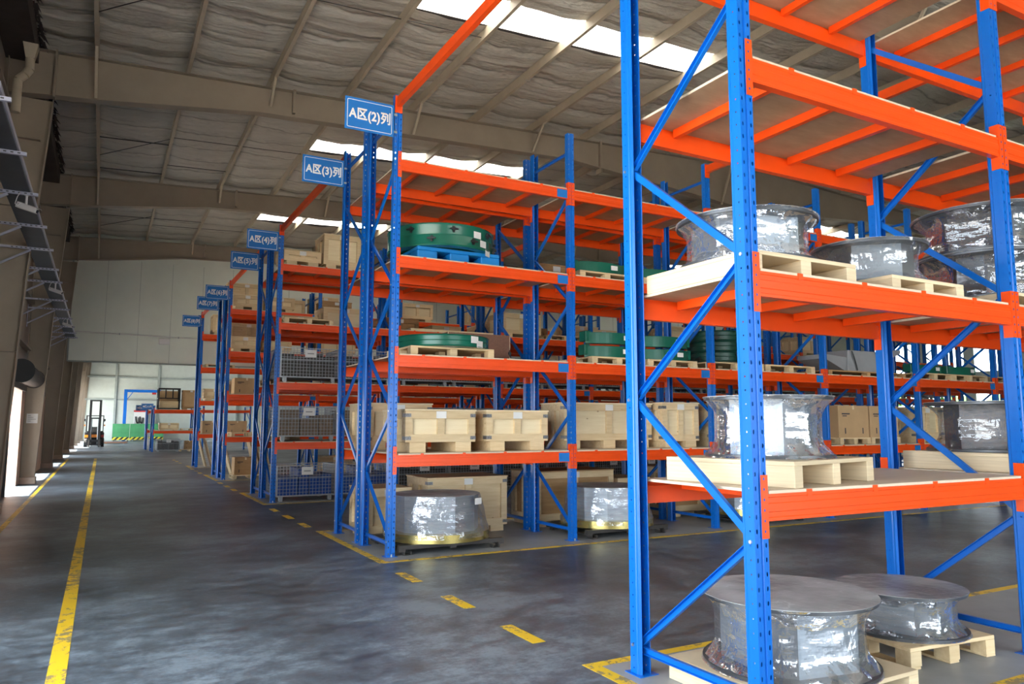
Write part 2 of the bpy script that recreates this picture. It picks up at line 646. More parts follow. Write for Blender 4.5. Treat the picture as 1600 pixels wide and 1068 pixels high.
struct('floor', MB().box(-2.4, 37.0, -6.0, 81.3, -0.3, 0.0), 'floor_concrete')
struct('outdoor_ground', MB().box(-60, -2.4, -40, 120, -0.4, -0.02).box(37.0, 95, -40, 120, -0.4, -0.02).box(-2.4, 37.0, -40, -6.0, -0.4, -0.02), 'outdoor_paving')

# painted strips on the floor
lines = MB()
Z1 = 0.002
lines.box(-0.225, -0.115, 3.0, 40.0, 0, Z1)
lines.box(-1.31, -1.23, 9.0, 40.0, 0, Z1)
struct('floor_marking', lines, 'yellow_line')
rowsY = [(1.7, 4.05), (8.80, 11.15), (15.95, 18.30), (23.05, 25.40), (30.15, 31.25)]
bord = MB()
pads = MB()
for ya, yb in rowsY:
    a, b = ya - 0.33, yb + 0.17
    if ya == 1.7:
        a = 2.72
    x0 = 2.90
    bord.box(x0, x0 + 0.10, a, b + 0.10, 0, Z1)
    bord.box(x0 + 0.10, 27.5, a, a + 0.085, 0, Z1)
    bord.box(x0 + 0.10, 27.5, b + 0.015, b + 0.10, 0, Z1)
    pads.box(x0 + 0.10, 27.5, a + 0.085, b + 0.015, 0, 0.0012)
struct('floor_marking', bord, 'yellow_line')
struct('floor_marking', pads, 'floor_grey_paint')
dash = MB()
for y in (4.90, 6.08, 7.32, 11.95, 13.12, 14.3, 19.2, 20.4, 21.6, 26.4, 27.6, 28.8, 33.5, 35.0, 36.5):
    dash.box(2.86, 2.97, y, y + 0.53, 0, Z1)
struct('floor_marking', dash, 'yellow_line')

# door openings in the side wall by the aisle: (y0, y1, height)
DOORS = [(-2.5, 6.6, 4.6), (20.0, 23.25, 2.6), (25.3, 28.8, 2.5), (33.4, 36.2, 2.5), (42.0, 45.0, 2.6), (51.0, 55.0, 2.9), (58.0, 63.9, 4.6), (65.6, 72.0, 4.6), (73.6, 80.0, 4.6)]
wl = MB()
prev = -6.0
for a, b, h in DOORS:
    wl.box(-2.30, -1.87, prev, a, 0, 2.6)
    wl.box(-2.30, -1.87, a, b, h, max(h + 0.4, 3.0))
    prev = b
wl.box(-2.30, -1.87, prev, 81.3, 0, 2.6)
struct('wall_left', wl, 'pink_masonry')
wlu = MB()
prev = -6.0
for a, b, h in DOORS:
    top = max(h + 0.4, 3.0)
    wlu.box(-2.10, -1.95, prev, a, 2.6, 9.0)
    wlu.box(-2.10, -1.95, a, b, top, 9.0)
    prev = b
wlu.box(-2.10, -1.95, prev, 81.3, 2.6, 9.0)
for z in (3.6, 4.9, 6.2, 7.5):
    wlu.box(-1.95, -1.80, -6, 81.2, z, z + 0.07)
struct('wall_left', wlu, 'wall_brown')
struct('trim_1', MB().box(-1.94, -1.42, -6, 32.2, 8.42, 8.80), 'dark_brown')

# opposite side wall with its two bands of windows
wr = MB()
wr.box(XR, XR + 0.25, -6, 81.3, 0, 2.3)
wr.box(XR, XR + 0.25, -6, 81.3, 3.6, 4.1)
wr.box(XR, XR + 0.25, -6, 81.3, 5.7, 9.3)
wr.box(XR, XR + 0.25, -6, 18.6, 2.3, 5.7)
wr.box(XR, XR + 0.25, 26.0, 81.3, 2.3, 5.7)
for y in (20.6, 23.0):
    wr.box(XR, XR + 0.25, y, y + 0.5, 2.3, 5.7)
struct('wall_right', wr, 'far_wall_white')
struct('wall_front', MB().box(-2.3, 2.0, -6.3, -6, 0, 9).box(11.0, 36.9, -6.3, -6, 0, 10).box(2.0, 11.0, -6.3, -6, 4.2, 10.0), 'far_wall_white')
wb = MB().box(-2.3, 36.9, 81.0, 81.3, 0, 10)
struct('wall_back', wb, 'far_wall_white')
gb = MB()
for z in (3.85, 6.0, 7.9):
    gb.box(-1.9, 36.5, 80.86, 81.0, z, z + 0.14)
for x in (1.0 + 3.7 * k for k in range(10)):
    gb.box(x - 0.09, x + 0.09, 80.8, 81.0, 0, 9.2)
struct('trim_2', gb, 'girt_grey')

# partition hanging behind the last rows
pt = MB().box(-1.26, 36.6, 32.50, 32.62, 3.95, 9.6)
struct('wall_partition', pt, 'partition_paint')
pj = MB()
for k in range(30):
    pj.box(-0.1 + 1.15 * k, -0.09 + 1.15 * k, 32.488, 32.50, 3.95, 8.0)
pj.box(-1.26, 36.6, 32.46, 32.50, 3.93, 3.99)
pj.box(-1.29, -1.24, 32.44, 32.50, 3.95, 8.1)
struct('trim_3', pj, 'girt_grey')

# roof lining, one quilt per bay, sagging between purlins, with gaps where the skylights are
PUR = [-0.46 + 1.65 * k for k in range(11)]
PURR = [2 * XM - x for x in PUR][::-1]
XS = [XL] + PUR + PURR + [XR]
SKY = [(PUR[3], PUR[7]), (PURR[3], PURR[7])]
SKYY = [f - 4.98 for f in FRAMES if f > 0 and f <= 73]
SKW = 0.95


def roof_bm():
    mb = MB()
    r = random.Random(3)
    for bi in range(len(FRAMES) - 1):
        y0, y1 = FRAMES[bi], FRAMES[bi + 1]
        sy = y1 - 4.98
        rows = [(y0, sy, 10), (sy, sy + SKW, 1), (sy + SKW, y1, 12)]
        for a, b in zip(XS[:-1], XS[1:]):
            insky = any(a > s0 - 0.01 and b < s1 + 0.01 for s0, s1 in SKY)
            for (ya, yb, n) in rows:
                if insky and n == 1:
                    continue
                nx = 6
                base = len(mb.v)
                vs = []
                for j in range(n + 1):
                    for i in range(nx + 1):
                        x = a + (b - a) * i / nx
                        t = i / nx
                        sag = 0.06 * 4 * t * (1 - t)
                        e = 1.0 if 0 < i < nx else 0.0
                        yy = ya + (yb - ya) * j / n
                        h1 = random.Random('%.2f_%.2f' % (x, yy))
                        vs.append((x, yy, zr(x) + 0.02 - sag * (0.75 + 0.5 * h1.random()) + e * (h1.random() - 0.5) * 0.03))
                fs = [(j * (nx + 1) + i, j * (nx + 1) + i + 1, (j + 1) * (nx + 1) + i + 1, (j + 1) * (nx + 1) + i) for j in range(n) for i in range(nx)]
                mb.add(vs, fs)
    return mb


ro = struct('ceiling', roof_bm(), 'roof_insulation', smooth=60)
front_roof = MB()
front_roof.add([(XL - 0.4, -6.3, zr(XL)), (XM, -6.3, zr(XM)), (XM, 0, zr(XM)), (XL - 0.4, 0, zr(XL)), (XR + 0.4, -6.3, zr(XR)), (XR + 0.4, 0, zr(XR))], [(0, 1, 2, 3), (1, 4, 5, 2)])
struct('ceiling', front_roof, 'roof_insulation')
# outer sheeting above the lining, with the same gaps
sheet = MB()
for bi in range(len(FRAMES) - 1):
    y0, y1 = FRAMES[bi], FRAMES[bi + 1]
    sy = y1 - 4.98
    for a, b in zip([XL - 0.4] + XS[1:-1], XS[1:-1] + [XR + 0.4]):
        insky = any(a > s0 - 0.01 and b < s1 + 0.01 for s0, s1 in SKY)
        for ya, yb in ([(y0, sy), (sy + SKW, y1)] if insky else [(y0, y1)]):
            za, zb = zr(a) + 0.10, zr(b) + 0.10
            sheet.add([(a, ya, za), (b, ya, zb), (b, yb, zb), (a, yb, za)], [(0, 1, 2, 3)])
struct('roof_sheeting', sheet, 'dark_brown')
n = 1
for sy in SKYY:
    for s0, s1 in SKY:
        m = MB()
        za, zb = zr(s0) + 0.03, zr(s1) + 0.03
        m.add([(s0, sy, za), (s1, sy, zb), (s1, sy + SKW, zb), (s0, sy + SKW, za)], [(0, 1, 2, 3)])
        w = struct('window_%d' % n, m, 'skylight_sheet')
        n += 1

fr_ = random.Random(12)
fm = MB()
y = 8.2
while y < 32.2:
    w_, d_ = fr_.uniform(0.03, 0.12), fr_.uniform(0.04, 0.26)
    x_ = -1.40 + fr_.uniform(-0.03, 0.06)
    fm.add([(x_, y, zr(x_)), (x_, y + w_, zr(x_)), (x_ + fr_.uniform(0, 0.12), y + w_ * 0.5, zr(x_) - d_), (x_ - 0.06, y + w_ * 0.5, zr(x_) - 0.02)], [(0, 1, 2), (1, 3, 2), (3, 0, 2)])
    y += w_ * 0.7
struct('trim_4', fm, 'dark_brown')

# steel: columns, rafters, purlins
def web_profile():
    L = [(XL, 7.72), (-1.13, 7.82), (-0.32, 7.89), (2.57, 8.26), (6.26, 8.43), (10.5, 8.62), (13.0, 8.45), (XM, 8.15)]
    return L + [(2 * XM - x, z) for x, z in L[-2::-1]]


def rafter(y):
    mb = MB()
    bot = web_profile()
    for (xa, za), (xb, zb) in zip(bot[:-1], bot[1:]):
        ta, tb = zr(xa) - 0.20, zr(xb) - 0.20
        mb.add([(xa, y - 0.006, za), (xb, y - 0.006, zb), (xb, y - 0.006, tb), (xa, y - 0.006, ta),
                (xa, y + 0.006, za), (xb, y + 0.006, zb), (xb, y + 0.006, tb), (xa, y + 0.006, ta)],
               [(0, 1, 2, 3), (7, 6, 5, 4)])
        for z0a, z0b, s in ((za, zb, 1), (ta, tb, -1)):
            t = 0.014 * s
            mb.add([(xa, y - 0.12, z0a), (xb, y - 0.12, z0b), (xb, y + 0.12, z0b), (xa, y + 0.12, z0a),
                    (xa, y - 0.12, z0a + t), (xb, y - 0.12, z0b + t), (xb, y + 0.12, z0b + t), (xa, y + 0.12, z0a + t)],
                   [(0, 1, 2, 3), (4, 5, 6, 7), (0, 1, 5, 4), (3, 2, 6, 7)])
    # stiffeners at splices
    for x, w in ((-1.13, 0.02), (3.35, 0.03), (11.6, 0.03), (17.3, 0.04), (23.0, 0.03), (31.2, 0.03)):
        zb = min(8.6, [zb for (xx, zb) in bot if xx >= x - 0.01][0])
        mb.box(x - w, x + w, y - 0.11, y + 0.11, zb - 0.03, zr(x) - 0.17)
    return mb


for y in FRAMES[1:]:
    struct('roof_rafter', rafter(y), 'beige_steel')


def column(y, base):
    mb = MB()
    P = [(0.0, -1.55), (4.5, -1.36), (7.72, -1.14)]
    for (za, xa), (zb, xb) in zip(P[:-1], P[1:]):
        mb.add([(-1.87, y - 0.006, za), (xa, y - 0.006, za), (xb, y - 0.006, zb), (-1.87, y - 0.006, zb),
                (-1.87, y + 0.006, za), (xa, y + 0.006, za), (xb, y + 0.006, zb), (-1.87, y + 0.006, zb)], [(0, 1, 2, 3), (7, 6, 5, 4)])
        mb.add([(xa, y - 0.13, za), (xa, y + 0.13, za), (xb, y + 0.13, zb), (xb, y - 0.13, zb),
                (xa + 0.014, y - 0.13, za), (xa + 0.014, y + 0.13, za), (xb + 0.014, y + 0.13, zb), (xb + 0.014, y - 0.13, zb)],
               [(0, 1, 2, 3), (4, 5, 6, 7), (0, 3, 7, 4), (1, 2, 6, 5)])
    mb.box(-1.885, -1.87, y - 0.13, y + 0.13, 0, 8.7)
    for z in (2.9, 5.6, 6.9):
        mb.box(-1.87, -1.30 if z > 5 else -1.44, y - 0.11, y - 0.006, z, z + 0.012)
    return mb


for y in FRAMES[1:]:
    struct('steel_column', column(y, 0), 'beige_steel')
    struct('column_plinth', MB().box(-1.87, -1.50, y - 0.26, y + 0.2, 0, 0.17), 'concrete_plinth')

for x in PUR + PURR:
    s = 0.035
    z1 = zr(x) + 0.0
    mb = MB()
    prof = [(-0.20, -s), (-0.20, s), (-0.185, s), (-0.185, -s + 0.012), (-0.015, -s + 0.012), (-0.015, s), (0, s), (0, -s)]
    mb.sweep(prof, (x, -6, z1), (x, 80.9, z1), side=(0, 0, 1))
    struct('roof_purlin', mb, 'purlin_steel')
for fi, y in enumerate(FRAMES[1:5]):
    for k in range(0, 11, 2):
        x = PUR[k]
        bz = [b for (xx, b) in web_profile() if xx >= x - 0.01][0]
        mb = MB().bar((x, y - 0.62, zr(x) - 0.19), (x + 0.02, y - 0.05, max(bz, 7.9) + 0.04), 0.05, 0.05)
        struct('fly_brace', mb, 'purlin_steel')
# thin rods between purlins
for (x0, ya, x1, yb, r) in [(PUR[0], 14.4, PUR[1], 12.6, 0.010), (PUR[0], 22.4, PUR[1], 20.4, 0.010), (PUR[0], 30.6, PUR[1], 28.6, 0.010),
                            (PUR[0], 23.5, PUR[1], 23.5, 0.014), (PUR[0], 20.9, PUR[1], 20.9, 0.014), (PUR[1], 20.3, PUR[3], 20.3, 0.008), (PUR[1], 22.6, PUR[2], 22.6, 0.010),
                            (PUR[1], 12.4, PUR[4], 12.4, 0.008), (PUR[0], 28.9, PUR[2], 28.9, 0.010), (PUR[1], 29.9, PUR[3], 29.9, 0.008), (PUR[0], 12.7, PUR[1], 12.7, 0.012),
                            (PURR[7], 14.5, PURR[5], 10.5, 0.012), (PURR[6], 22.5, PURR[4], 18.0, 0.012)]:
    struct('sag_rod', MB().tube((x0, ya, zr(x0) - 0.12), (x1, yb, zr(x1) - 0.12), r, 6), 'dark_steel')

# daylight entering through the openings
portal('portal_front', (6.5, -6.15, 2.1), (HP, 0, 0), 9.0, 4.2)
for a, b, h in DOORS:
    portal('portal_door', (-2.32, (a + b) / 2, h / 2), (0, -HP, 0), h, b - a)

# ------------------------------------------------------------------ pallet racks
LV = [1.22, 2.46, 3.72, 4.98]
PITCH, PW = 2.65, 0.10
X0 = 3.10
PH = 5.83
DT = 0.018


def offset_profile():
    p = [(0.018, 0.100), (0.004, 0.088), (0.004, 0.074), (0.0, 0.066), (0.0, 0.0), (0.040, 0.0), (0.045, 0.010), (0.055, 0.010), (0.060, 0.0), (0.100, 0.0),
         (0.100, 0.066), (0.096, 0.074), (0.096, 0.088), (0.082, 0.100)]
    t = 0.0026
    out = []
    n = len(p)
    for i in range(n):
        a = Vector(p[max(i - 1, 0)])
        b = Vector(p[min(i + 1, n - 1)])
        d = (b - a).normalized()
        nrm = Vector((-d.y, d.x))
        q = Vector(p[i]) + nrm * t * (1.25 if 0 < i < n - 1 else 1.0)
        out.append((q.x, q.y))
    return p + out[::-1]


def make_post(mat):
    prof = offset_profile()
    mb = MB()
    n = len(prof)
    vs = [(x, y, 0.006) for x, y in prof] + [(x, y, PH) for x, y in prof]
    fs = [(i, (i + 1) % n, n + (i + 1) % n, n + i) for i in range(n)]
    h = n // 2
    for k in range(h - 1):
        a, b, c, d = k, k + 1, n - 2 - k, n - 1 - k
        fs.append((n + a, n + b, n + c, n + d))
    mb.add(vs, fs)
    return mb.mesh('post', mat)


ME = {}
ME['post'] = make_post('post_blue')
ME['post_plain'] = make_post('post_blue_plain')


def scaled_post_short():
    prof = offset_profile()
    n = len(prof)
    mb = MB()
    vs = [(x, y, 0.006) for x, y in prof] + [(x, y, 2.66) for x, y in prof]
    mb.add(vs, [(i, (i + 1) % n, n + (i + 1) % n, n + i) for i in range(n)])
    return mb.mesh('post', 'post_blue_plain')


ME['post_short'] = scaled_post_short()
BL = PITCH - PW
_bp = [(0, 0), (0, -0.016), (0.004, -0.020), (0.004, -0.048), (0, -0.052), (0, -0.094), (0.004, -0.098), (0.004, -0.124), (0, -0.128), (0, -0.145), (0.05, -0.145), (0.05, -0.03), (0.026, -0.03), (0.026, 0)]


def make_beam():
    mb = MB()
    n = len(_bp)
    vs = [(0.004, y, z) for y, z in _bp] + [(BL - 0.004, y, z) for y, z in _bp]
    fs = [(i, (i + 1) % n, n + (i + 1) % n, n + i) for i in range(n)] + [tuple(range(n)), tuple(range(2 * n - 1, n - 1, -1))]
    return mb.add(vs, fs).mesh('beam', 'orange')


ME['beam'] = make_beam()


def conn_bm(s, mb=None):
    """end plate of a beam; s=+1 starts the beam (post on its low side), s=-1 ends it. origin at the post face corner"""
    mb = mb or MB()
    mb.box(min(0, -s * 0.047), max(0, -s * 0.047), -0.0055, -0.0015, -0.235, 0.105)
    mb.box(min(0, s * 0.004), max(0, s * 0.004), -0.0055, 0.060, -0.235, 0.105)
    return mb


ME['conn_a'] = conn_bm(1).mesh('beam_connector', 'connector_orange')
ME['conn_b'] = conn_bm(-1).mesh('beam_connector', 'connector_orange')


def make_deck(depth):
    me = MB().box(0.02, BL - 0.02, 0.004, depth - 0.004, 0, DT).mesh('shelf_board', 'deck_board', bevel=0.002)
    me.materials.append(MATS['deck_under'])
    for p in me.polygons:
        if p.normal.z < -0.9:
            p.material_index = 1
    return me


def make_cross(depth):
    mb = MB().box(-0.02, 0.02, 0.052, depth - 0.052, -0.062, -0.002)
    mb.box(-0.02, 0.02, -0.003, 0.004, -0.022, DT * 0.9)
    mb.box(-0.02, 0.02, depth - 0.004, depth + 0.003, -0.022, DT * 0.9)
    return mb.mesh('crossbar', 'orange')


FOOT = MB().box(-0.025, 0.125, -0.03, 0.13, 0, 0.006)
ME['foot'] = FOOT.mesh('foot_plate', 'blue')
ANC = MB().tube((-0.012, -0.015, 0.006), (-0.012, -0.015, 0.03), 0.010, 8).tube((0.05, -0.018, 0.006), (0.05, -0.018, 0.03), 0.010, 8)
ME['anchor'] = MB().tube((0.05, -0.018, 0.006), (0.05, -0.018, 0.035), 0.011, 8).mesh('anchor_bolt', 'bolt_steel')
_cp = [(-0.022, 0), (0.022, 0), (0.022, 0.028), (0.019, 0.028), (0.019, 0.003), (-0.019, 0.003), (-0.019, 0.028), (-0.022, 0.028)]
_br = {}


def brace_mesh(y0, z0, y1, z1, flip):
    key = (round(y0, 3), round(z0, 3), round(y1, 3), round(z1, 3), flip)
    if key not in _br:
        mb = MB()
        p0, p1 = Vector((0.05, y0, z0)), Vector((0.05, y1, z1))
        d = (p1 - p0).normalized()
        side = d.cross(Vector((1, 0, 0)))
        prof = [(a, -b + 0.014) for a, b in _cp] if flip else [(a, b - 0.014) for a, b in _cp]
        mb.sweep(prof, p0, p1, side=side)
        _br[key] = mb.mesh('brace', 'blue')
    return _br[key]


ME['bolt'] = MB().tube((-0.008, 0, 0), (0.004, 0, 0), 0.011, 6).mesh('bolt', 'bolt_steel')
lab = MB().box(-0.17, 0, -0.004, 0, -0.135, -0.015)
ME['label'] = lab.mesh('location_label', 'sign_blue')
lt = MB()
for z, segs in ((-0.045, [(-0.06, -0.02)]), (-0.078, [(-0.155, -0.085), (-0.065, -0.02)]), (-0.112, [(-0.145, -0.095), (-0.06, -0.025)])):
    for a, b in segs:
        lt.box(a, b, -0.0055, -0.004, z - 0.009, z + 0.009)
ME['label_print'] = lt.mesh('label_lettering', 'white_paint')


def rack(name_label, y0, y1, nb, front, lod, x0=X0, levels=LV, short=False, frames_skip=(), cross_bays=99, labels=True):
    """front=-1: the loading face looks towards the camera side"""
    dep = y1 - y0
    root = thing('pallet_rack', name_label, 'rack', (x0, y0, 0))
    pm = ME['post_short'] if short else (ME['post'] if lod == 0 else ME['post_plain'])
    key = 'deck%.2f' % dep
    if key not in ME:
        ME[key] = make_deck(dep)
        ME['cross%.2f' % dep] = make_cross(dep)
    top = 2.6 if short else 5.55
    for k in range(nb + 1):
        x = PITCH * k
        for (yy, rz, xx) in ((0, 0, x), (dep, math.pi, x + PW)):
            p = link('post', pm, root, (xx, yy, 0), rz)
            if lod <= 1:
                link('foot_plate', ME['foot'], p)
                if k < 2:
                    link('anchor_bolt', ME['anchor'], p)
        # zigzag bracing between the two posts
        ya, yb = 0.07, dep - 0.07
        low_far = front > 0
        zs, side = [0.18], low_far
        step = 0.79
        while zs[-1] + step < top + 0.1:
            zs.append(zs[-1] + step)
        cur = yb if low_far else ya
        for i in range(len(zs) - 1):
            nxt = ya if cur == yb else yb
            b = link('brace', brace_mesh(cur, zs[i] + 0.02, nxt, zs[i + 1] - 0.02, i % 2 == 1), root, (x, 0, 0))
            if lod <= 1 and k == 0:
                link('bolt', ME['bolt'], b, (0, 0.03 if cur == ya else dep - 0.03, zs[i]))
            cur = nxt
        link('brace', brace_mesh(ya, 0.15, yb, 0.15, False), root, (x, 0, 0))
        link('brace', brace_mesh(ya, top, yb, top, False), root, (x, 0, 0))
    for k in range(nb):
        xs = PITCH * k + PW
        for li, z in enumerate(levels):
            for back in (False, True):
                if not back:
                    bm_ = link('beam', ME['beam'], root, (xs, 0.0, z))
                else:
                    bm_ = link('beam', ME['beam'], root, (xs + BL, dep, z), math.pi)
                link('beam_connector', ME['conn_a'], bm_)
                link('beam_connector', ME['conn_b'], bm_, (BL, 0, 0))
                if labels and ((front < 0 and not back) or (front > 0 and back)):
                    lb = link('location_label', ME['label'], bm_, (BL - 0.02, 0, 0))
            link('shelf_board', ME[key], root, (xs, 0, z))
            if k < cross_bays:
                for off in (0.34, 0.92, 1.52, 2.10):
                    link('crossbar', ME['cross%.2f' % dep], root, (xs + off, 0, z))
    return root


R1 = rack('tall blue and orange front rack holding the film-wrapped grey reels', 2.95, 4.05, 2, 1, 0, labels=False)
R2 = rack('tall blue and orange pallet rack under the blue A2 sign', 8.80, 9.90, 6, -1, 0)
R3 = rack('tall blue and orange pallet rack under the blue A3 sign', 10.05, 11.15, 6, 1, 0)
R4 = rack('tall blue and orange pallet rack under the blue A4 sign', 15.95, 17.05, 9, -1, 1, cross_bays=2)
R5 = rack('tall blue and orange pallet rack under the blue A5 sign', 17.20, 18.30, 9, 1, 1, cross_bays=0)
R6 = rack('tall blue and orange pallet rack under the blue A6 sign', 23.05, 24.10, 9, -1, 1, cross_bays=0)
R7 = rack('tall blue and orange pallet rack under the blue A7 sign', 24.25, 25.35, 9, 1, 2, cross_bays=0)
R8 = rack('tall blue and orange pallet rack under the blue A8 sign', 30.15, 31.25, 6, -1, 2, cross_bays=0)
RC = rack('low two-level rack half hidden behind the first low far rack', 51.8, 53.2, 1, -1, 2, x0=2.42, levels=[1.20, 2.42], short=True, cross_bays=0, labels=False)
RB = rack('low blue and orange two-level rack beyond the hanging partition wall', 47.55, 49.6, 2, -1, 2, x0=2.55, levels=[1.20, 2.42], short=True, cross_bays=0, labels=False)

# ties across the aisles at the post tops
def tie(parent, x, ya, yb, z):
    mb = MB().box(x - 0.03, x + 0.03, ya, yb, z - 0.06, z + 0.06)
    for y, s in ((ya, -1), (yb, 1)):
        mb.box(x - 0.05, x + 0.05, min(y, y + s * 0.004), max(y, y + s * 0.004), z - 0.14, z + 0.09)
    me = mb.mesh('aisle_tie', 'orange')
    o = link('aisle_tie', me, parent, (-parent.location.x, -parent.location.y, 0))
    return o


for k in (0, 2):
    x = X0 + PITCH * k + 0.05
    tie(R2, x, 4.05 + 0.006, 8.80 - 0.006, 5.73)
for k in (0, 2, 4):
    x = X0 + PITCH * k + 0.05
    tie(R4, x, 11.15 + 0.006, 15.95 - 0.006, 5.73)
    tie(R6, x, 18.30 + 0.006, 23.05 - 0.006, 5.73)
    tie(R8, x, 25.35 + 0.006, 30.15 - 0.006, 5.73)


# ------------------------------------------------------------------ row signs
def text_mesh(body, size, offset=0.0042):
    c = bpy.data.curves.new('lettering', 'FONT')
    c.body = body
    c.size = size
    c.align_x = 'CENTER'
    c.align_y = 'CENTER'
    c.offset = offset
    c.extrude = 0.0015
    c.space_character = 1.06
    c.resolution_u = 3
    o = bpy.data.objects.new('lettering_source', c)
    COL.objects.link(o)
    dg = bpy.context.evaluated_depsgraph_get()
    me = bpy.data.meshes.new_from_object(o.evaluated_get(dg))
    bpy.data.objects.remove(o)
    me.materials.clear()
    me.materials.append(MATS['white_paint'])
    # centre on its own box and stand it upright, facing -Y
    xs = [v.co.x for v in me.vertices]
    ys = [v.co.y for v in me.vertices]
    cx, cy = (min(xs) + max(xs)) / 2, (min(ys) + max(ys)) / 2
    for v in me.vertices:
        v.co = Vector((v.co.x - cx, -v.co.z, (v.co.y - cy) * 1.2))
    return me


def row_sign(txt, x1, y, z0, w=0.64, h=0.42, ts=0.137):
    t = thing('row_sign', 'blue sign %s with white border and lettering on its rack post' % (txt[0] + txt[3] + ' reading ' + txt), 'sign', (x1 - w, y, z0), 0, 'blue row signs at the rack ends')
    part('sign_plate', MB().box(0, w, -0.003, 0.003, 0, h), 'sign_blue', t, bevel=0.0)
    b = MB()
    m_, th = 0.028, 0.007
    for a in ((m_, w - m_, m_, m_ + th), (m_, w - m_, h - m_ - th, h - m_)):
        b.box(a[0] + 0.012, a[1] - 0.012, -0.0045, -0.003, a[2], a[3])
    for xx in (m_, w - m_ - th):
        b.box(xx, xx + th, -0.0045, -0.003, m_ + 0.012, h - m_ - 0.012)
    for sx in (0, 1):
        for sz in (0, 1):
            cx_, cz_ = (m_ + 0.012 if sx == 0 else w - m_ - 0.012), (m_ + 0.012 if sz == 0 else h - m_ - 0.012)
            px = m_ + th / 2 if sx == 0 else w - m_ - th / 2
            pz = m_ + th / 2 if sz == 0 else h - m_ - th / 2
            b.bar((px, -0.0037, cz_), (cx_, -0.0037, pz), th, 0.0015, side=(0, 0, 1))
    part('border_line', b, 'white_paint', t)
    k = link('lettering', text_mesh(txt, ts), t, (w / 2, -0.0046, h / 2))
    br = MB().box(w - 0.06, w + 0.045, 0.0035, 0.008, 0.06, 0.09).box(w - 0.06, w + 0.045, 0.0035, 0.008, h - 0.13, h - 0.10)
    part('bracket', br, 'galvanized', t)
    return t


row_sign('A区(2)列', 3.085, 8.79, 5.25)
row_sign('A区(3)列', 3.085, 11.04, 5.23)
row_sign('A区(4)列', 3.085, 15.94, 5.23)
row_sign('A区(5)列', 3.085, 18.19, 5.22)
row_sign('A区(6)列', 3.085, 23.04, 5.22)
row_sign('A区(7)列', 3.085, 25.24, 5.21)
row_sign('A区(8)列', 3.085, 30.14, 5.24)
row_sign('B区(1)列', 2.55, 47.54, 2.42, w=0.62, h=0.34, ts=0.118)
row_sign('B区(2)列', 2.42, 51.79, 2.42, w=0.62, h=0.34, ts=0.118)


# ------------------------------------------------------------------ goods: makers
def crate(w, d, h, foot=0.12, mat='pale_board', frame='pale_wood', clips=True, rail=0.10, lab=True, nfeet=2, lid=0.02, mid=1):
    """panelled wooden packing crate; origin at the middle of its underside"""
    def mk():
        t = thing('packing_crate', '', 'crate')
        x0, x1, y0, y1 = -w / 2, w / 2, -d / 2, d / 2
        zb, zt = foot, h - lid
        part('body', MB().box(x0 + 0.034, x1 - 0.034, y0 + 0.034, y1 - 0.034, zb, zt), mat, t)
        b = MB()
        for ys, s in ((y0, 1), (y1, -1)):
            a, c = min(ys, ys + s * 0.036), max(ys, ys + s * 0.036)
            b.box(x0, x1, a, c, zt - rail, zt)
            b.box(x0, x1, a, c, zb, zb + rail)
            for xx in (x0, x1 - rail) + tuple(x0 + (w - rail) * (i + 1) / (mid + 1) for i in range(mid)):
                b.box(xx, xx + rail, a, c, zb + rail, zt - rail)
        for xs, s in ((x0, 1), (x1, -1)):
            a, c = min(xs, xs + s * 0.036), max(xs, xs + s * 0.036)
            b.box(a, c, y0 + 0.037, y1 - 0.037, zt - rail, zt)
            b.box(a, c, y0 + 0.037, y1 - 0.037, zb, zb + rail)
            for yy in (y0 + 0.037, (y0 + y1 - rail) / 2, y1 - rail - 0.037):
                b.box(a, c, yy, yy + rail, zb + rail, zt - rail)
        part('batten_frame', b, frame, t, bevel=0.002)
        part('lid', MB().box(x0 - 0.012, x1 + 0.012, y0 - 0.012, y1 + 0.012, zt, h), mat, t, bevel=0.002)
        if foot > 0:
            n_ = nfeet
            for i in range(n_):
                xx = x0 + 0.06 + (w - 0.12 - 0.22) * (i / (n_ - 1))
                part('foot', MB().box(xx, xx + 0.22, y0 + 0.005, y1 - 0.005, 0, foot), frame, t, bevel=0.002)
        if clips:
            for xx, s in ((x0, 1), (x1, -1)):
                for zz in (zb + 0.03, zt - 0.08):
                    m = MB().box(min(xx - s * 0.003, xx + s * 0.075), max(xx - s * 0.003, xx + s * 0.075), y0 - 0.004, y0, zz, zz + 0.045)
                    m.box(min(xx - s * 0.004, xx), max(xx - s * 0.004, xx), y0 - 0.004, y0 + 0.10, zz, zz + 0.045)
                    part('corner_clip', m, 'clip_steel', t)
        if lab:
            part('paper_label', MB().box(-0.07, 0.07, y0 - 0.003, y0 - 0.0005, zt - rail + 0.005, zt - 0.005), 'paper', t)
        return t
    return mk


def pallet(w, d, h=0.13, mat='pale_wood', solid_side=True):
    def mk():
        t = thing('wooden_pallet', '', 'pallet')
        x0, x1, y0, y1 = -w / 2, w / 2, -d / 2, d / 2
        part('top_deck', MB().box(x0, x1, y0, y1, h - 0.025, h), 'edge_ply' if solid_side else mat, t, bevel=0.002)
        for xx in (x0, -0.045, x1 - 0.09):
            if solid_side:
                part('stringer', MB().box(xx, xx + 0.09, y0, y1, 0, h - 0.0255), 'edge_ply', t, bevel=0.002)
            else:
                b = MB()
                for yy in (y0, -0.06, y1 - 0.12):
                    b.box(xx, xx + 0.10 if xx < x1 - 0.1 else xx + 0.09, yy, yy + 0.12, 0.018, h - 0.0255)
                b.box(xx, xx + 0.09, y0, y1, 0, 0.0178)
                part('stringer', b, mat, t, bevel=0.002)
        return t
    return mk


